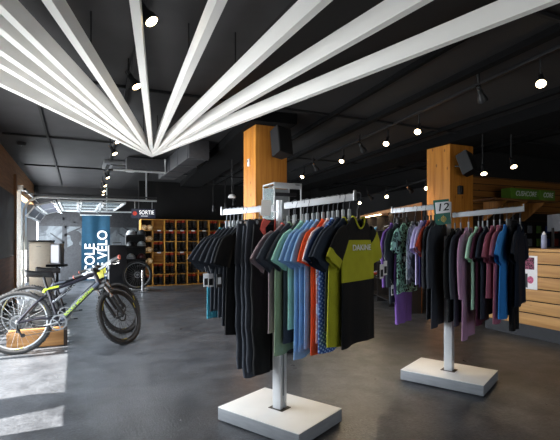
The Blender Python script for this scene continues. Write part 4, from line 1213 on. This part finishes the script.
for xa, xb, tx, lab, q in gcell:
    ea, eb = on_y(xa, 197, 5.42), on_y(xb, 197, 5.42); ww = eb.x - ea.x; cx = (ea.x + eb.x) / 2
    o = thing('green_box', lab, 'box', (cx, 5.52, shf.location.z + .016), 0, 'green boxes on the wall shelf')
    MB().box((0, 0, .09), (ww, .2, .21), bev=.003).build('carton', gm, o)
    text_mesh('lettering', tx, .125 if q == 0 else .125, M['tagw'], o, (.02, -.1015, .10), (math.radians(90), 0, 0), shear=.25, xscale=.86)

# dark slatwall with hanging products below the shelf
sw = thing('slatwall', 'dark slatwall panel behind the counter with small hanging goods', 'slatwall', (8.1, 5.93, 1.1))
MB().box((0, -.012, 0), (3.6, .024, 1.5)).build('panel', mat('slatwall_dark', '#1e1511', .6, var=.3), sw, smooth=False)
mb = MB()
for z in (-.6, -.4, -.2, 0, .2, .4, .6): mb.box((0, -.026, z), (3.6, .006, .02))
mb.build('groove_rail', mat('slat_rail', '#3a2a1c', .5, .2), sw, smooth=False)
cols_ = [('#c07a3a', 'orange'), ('#2b3d78', 'blue'), ('#7c7f86', 'silver'), ('#343436', 'charcoal'), ('#8a3324', 'brick red'), ('#5b7d3a', 'olive green'), ('#a08a5a', 'sand')]
n = 0
random.seed(21)
for r, zz in enumerate((1.62, 1.36)):
    for k in range(7):
        c, nm = cols_[(n * 3) % 7]; n += 1
        x = 7.35 + k * .27; 
        o = thing('hanging_pack', '%s accessory pack on the slatwall, %s peg of the %s row' % (nm, words[k], ['upper', 'lower'][r]), 'accessory pack', (x, 5.86, zz), 0, 'accessory packs on the slatwall')
        MB().box((0, -.012, -.09), (.12, .03, .15), bev=.01).build('pouch', mat('pack_' + c[1:], c, .5, var=.2), o)
        MB().box((0, -.004, .01), (.12, .006, .06)).build('header_card', M['black'], o, smooth=False)
        MB().tube([(0, .04, .02), (0, -.05, .02)], .003, n=6).build('peg', M['chrome'], o)
gx = pix(551, 213.5, 5.6)
# things on the counter
def bottle(x, y, c, label):
    o = thing('water_bottle', label, 'bottle', (x, y, 1.2128), 0, 'bottles on the counter')
    MB().lathe([(.03, 0), (.036, .01), (.036, .13), (.032, .15), (.036, .17), (.03, .19), (.02, .195)], n=18).build('bottle_body', mat('bottle_' + c[1:], c, .4), o)
    MB().lathe([(.022, .192), (.022, .215), (.010, .22), (.010, .235)], n=14).build('cap', M['tagw'], o)
bottle(5.95, 4.35, '#25397a', 'blue water bottle with white cap on the counter')
bottle(6.02, 4.1, '#23242a', 'black water bottle with white cap on the counter')
bottle(5.85, 3.98, '#8f97b8', 'pale lilac water bottle on the counter')
mn = thing('till_screen', 'grey flat screen on a stand at the back of the counter', 'screen', (6.1, 4.0, 1.2128), math.radians(60))
MB().box((0, 0, .36), (.34, .03, .24), bev=.006).build('screen', mat('screen_grey', '#55585e', .3), mn)
mb = MB().box((0, .02, .01), (.2, .16, .018), bev=.004); mb.box((0, .02, .15), (.04, .02, .28)); mb.build('stand', M['black'], mn)

# ------------------------------------------------------------------ shoe shelves running back along the right
sa, sb = Vector((5.30, 6.25, 0)), Vector((6.75, 10.0, 0))
dv = sb - sa; rzs = math.atan2(dv.y, dv.x); Ls = dv.length
ss = thing('shoe_shelves', 'tall wooden shoe shelving with a lit header running toward the back', 'shelf', sa, rzs)
sw_ = wood('shoe_wood', '#8a5c34', '#a9764a', 'X', .55, knots=False)
# local x along unit, local -y?? faces the room: left normal is +y
MB().box((Ls / 2, -.36, 1.0), (Ls, .02, 2.0)).build('back_panel', sw_, ss, smooth=False)
for z in (.12, .50, .85, 1.2, 1.52): MB().box((Ls / 2, -.18, z), (Ls, .34, .022), bev=.003).build('shelf_board', mat('shelf_black', '#171413', .6), ss)
mb = MB()
for k in range(6): mb.box((k * Ls / 5, -.18, .93), (.022, .34, 1.86))
mb.build('upright', mat('shelf_black', '#171413', .6), ss, smooth=False)
MB().box((Ls / 2, -.14, 1.87), (Ls + .04, .44, .05), bev=.004).build('header', wood('header_wood', '#a87850', '#c69670', 'X', .5, knots=False), ss)
MB().box((Ls * .42, .065, 1.842), (Ls * .3, .03, .012)).build('header_light', M['lamp'], ss, smooth=False)
al = bpy.data.lights.new('header_glow', 'AREA'); al.shape = 'RECTANGLE'; al.size = Ls * .8; al.size_y = .05; al.energy = 6; al.color = (1, .72, .42)
alo = bpy.data.objects.new('header_glow', al); col.objects.link(alo); alo.parent = ss; alo.location = (Ls / 2, -.05, 1.83)

def shoe_proto():
    o = thing('cycling_shoe', 'x', 'shoe', (0, 0, 0), 0, 'shoes on the lit shoe shelves')
    so = MB().prism([(-.045, -.13), (.03, -.14), (.048, -.02), (.035, .12), (0, .145), (-.035, .12), (-.045, 0)], 0, .025, plane='XY')
    so.build('sole', M['matte_black'], o)
    rr = []
    for (y, w, h_) in ((-.135, .03, .07), (-.11, .038, .095), (-.05, .04, .10), (0, .04, .085), (.06, .042, .06), (.11, .036, .045), (.14, .015, .03)):
        rr.append([Vector((w * math.cos(q), y, .022 + (h_ - .02) * (math.sin(q) if math.sin(q) > 0 else 0))) for q in [2 * math.pi * k / 12 for k in range(12)]])
    MB().ring_loft(rr, cap0=True, cap1=True).build('upper', M['black'], o)
    st = MB()
    for y in (-.01, .04): st.box((0, y, .088 - y * .35), (.075, .018, .01))
    st.build('strap', M['grey'], o); return o
shp = shoe_proto(); sfirst = True
scs = [('#2f7fb8', 'blue'), ('#1c1c1f', 'black'), ('#b9bcc0', 'white'), ('#4a4d52', 'grey'), ('#a83a26', 'red')]
ups = {}
for rr_, z in enumerate((1.531, 1.211, .861, .511)):
    for k in range(10):
        c, nm = scs[(k * 2 + rr_ * 3) % 5] if not (rr_ == 0 and k % 5 == 2) else scs[0]
        o = shp if sfirst else copy_tree(shp)
        lx = .25 + k * (Ls - .5) / 9.0; 
        if min(abs(lx - q * Ls / 5) for q in range(6)) < .09: lx += .12
        loc = Matrix.Translation(sa) @ Matrix.Rotation(rzs, 4, 'Z') @ Vector((lx, -.17, z))
        o.location = loc; o.rotation_euler = (0, 0, rzs + .5)
        o['label'] = '%s cycling shoe on the %s shoe shelf, %s along from the header end' % (nm, ['top', 'second', 'third', 'lowest'][rr_], (words + ['tenth'])[k])
        up = [ch for ch in o.children if ch.name.startswith('upper')][0]
        if (nm in ups): up.data = ups[nm]
        else:
            if not sfirst: up.data = up.data.copy()
            up.data.materials.clear(); up.data.materials.append(mat('shoe_' + nm, c, .5)); ups[nm] = up.data
        sfirst = False

# ------------------------------------------------------------------ light
def area(name, loc, rot, sx, sy, e, color):
    L = bpy.data.lights.new(name, 'AREA'); L.shape = 'RECTANGLE'; L.size = sx; L.size_y = sy; L.energy = e; L.color = color
    o = bpy.data.objects.new(name, L); col.objects.link(o); o.location = loc; o.rotation_euler = rot; return o
area('sky_side', (XW - .45, 5.4, 1.3), (math.radians(90), 0, math.radians(-90)), 3.6, 2.2, 300, (.86, .93, 1.0))
area('sky_garage', (XW - .4, 13.2, 1.1), (math.radians(90), 0, math.radians(-90)), 4.0, 1.9, 560, (.84, .92, 1.0))
area('sky_front', (1.9, YF - .3, 1.45), (math.radians(90), 0, 0), 5.8, 2.2, 65, (.92, .96, 1.0))
sun = bpy.data.lights.new('sun', 'SUN'); sun.energy = 28; sun.angle = math.radians(.6); sun.color = (1, .95, .88)
so = bpy.data.objects.new('sun', sun); col.objects.link(so)
so.rotation_euler = Vector((1.0, 0.0, -1.75)).to_track_quat('-Z', 'Y').to_euler()
w = bpy.data.worlds.new('world'); bpy.context.scene.world = w; w.use_nodes = True
nt = w.node_tree; bg = nt.nodes['Background']
sky = nt.nodes.new('ShaderNodeTexSky'); sky.sky_type = 'HOSEK_WILKIE'; sky.sun_direction = (-.4, 0, .9); sky.turbidity = 3
nt.links.new(sky.outputs['Color'], bg.inputs['Color']); bg.inputs['Strength'].default_value = 1.6

# ------------------------------------------------------------------ camera
cam = bpy.data.cameras.new('camera'); co = bpy.data.objects.new('camera', cam); col.objects.link(co)
co.location = (0, 0, HC); co.rotation_euler = (math.radians(90), 0, math.radians(-24.8))
cam.sensor_fit = 'HORIZONTAL'; cam.sensor_width = 36; cam.lens = 36 * FPX / 560; cam.shift_y = 18 / 560; cam.clip_start = .05
sc = bpy.context.scene; sc.camera = co
sc.view_settings.view_transform = 'Standard'; sc.view_settings.look = 'None'; sc.view_settings.exposure = .14
sc.cycles.use_denoising = True
sc.cycles.max_bounces = 8; sc.cycles.transparent_max_bounces = 16
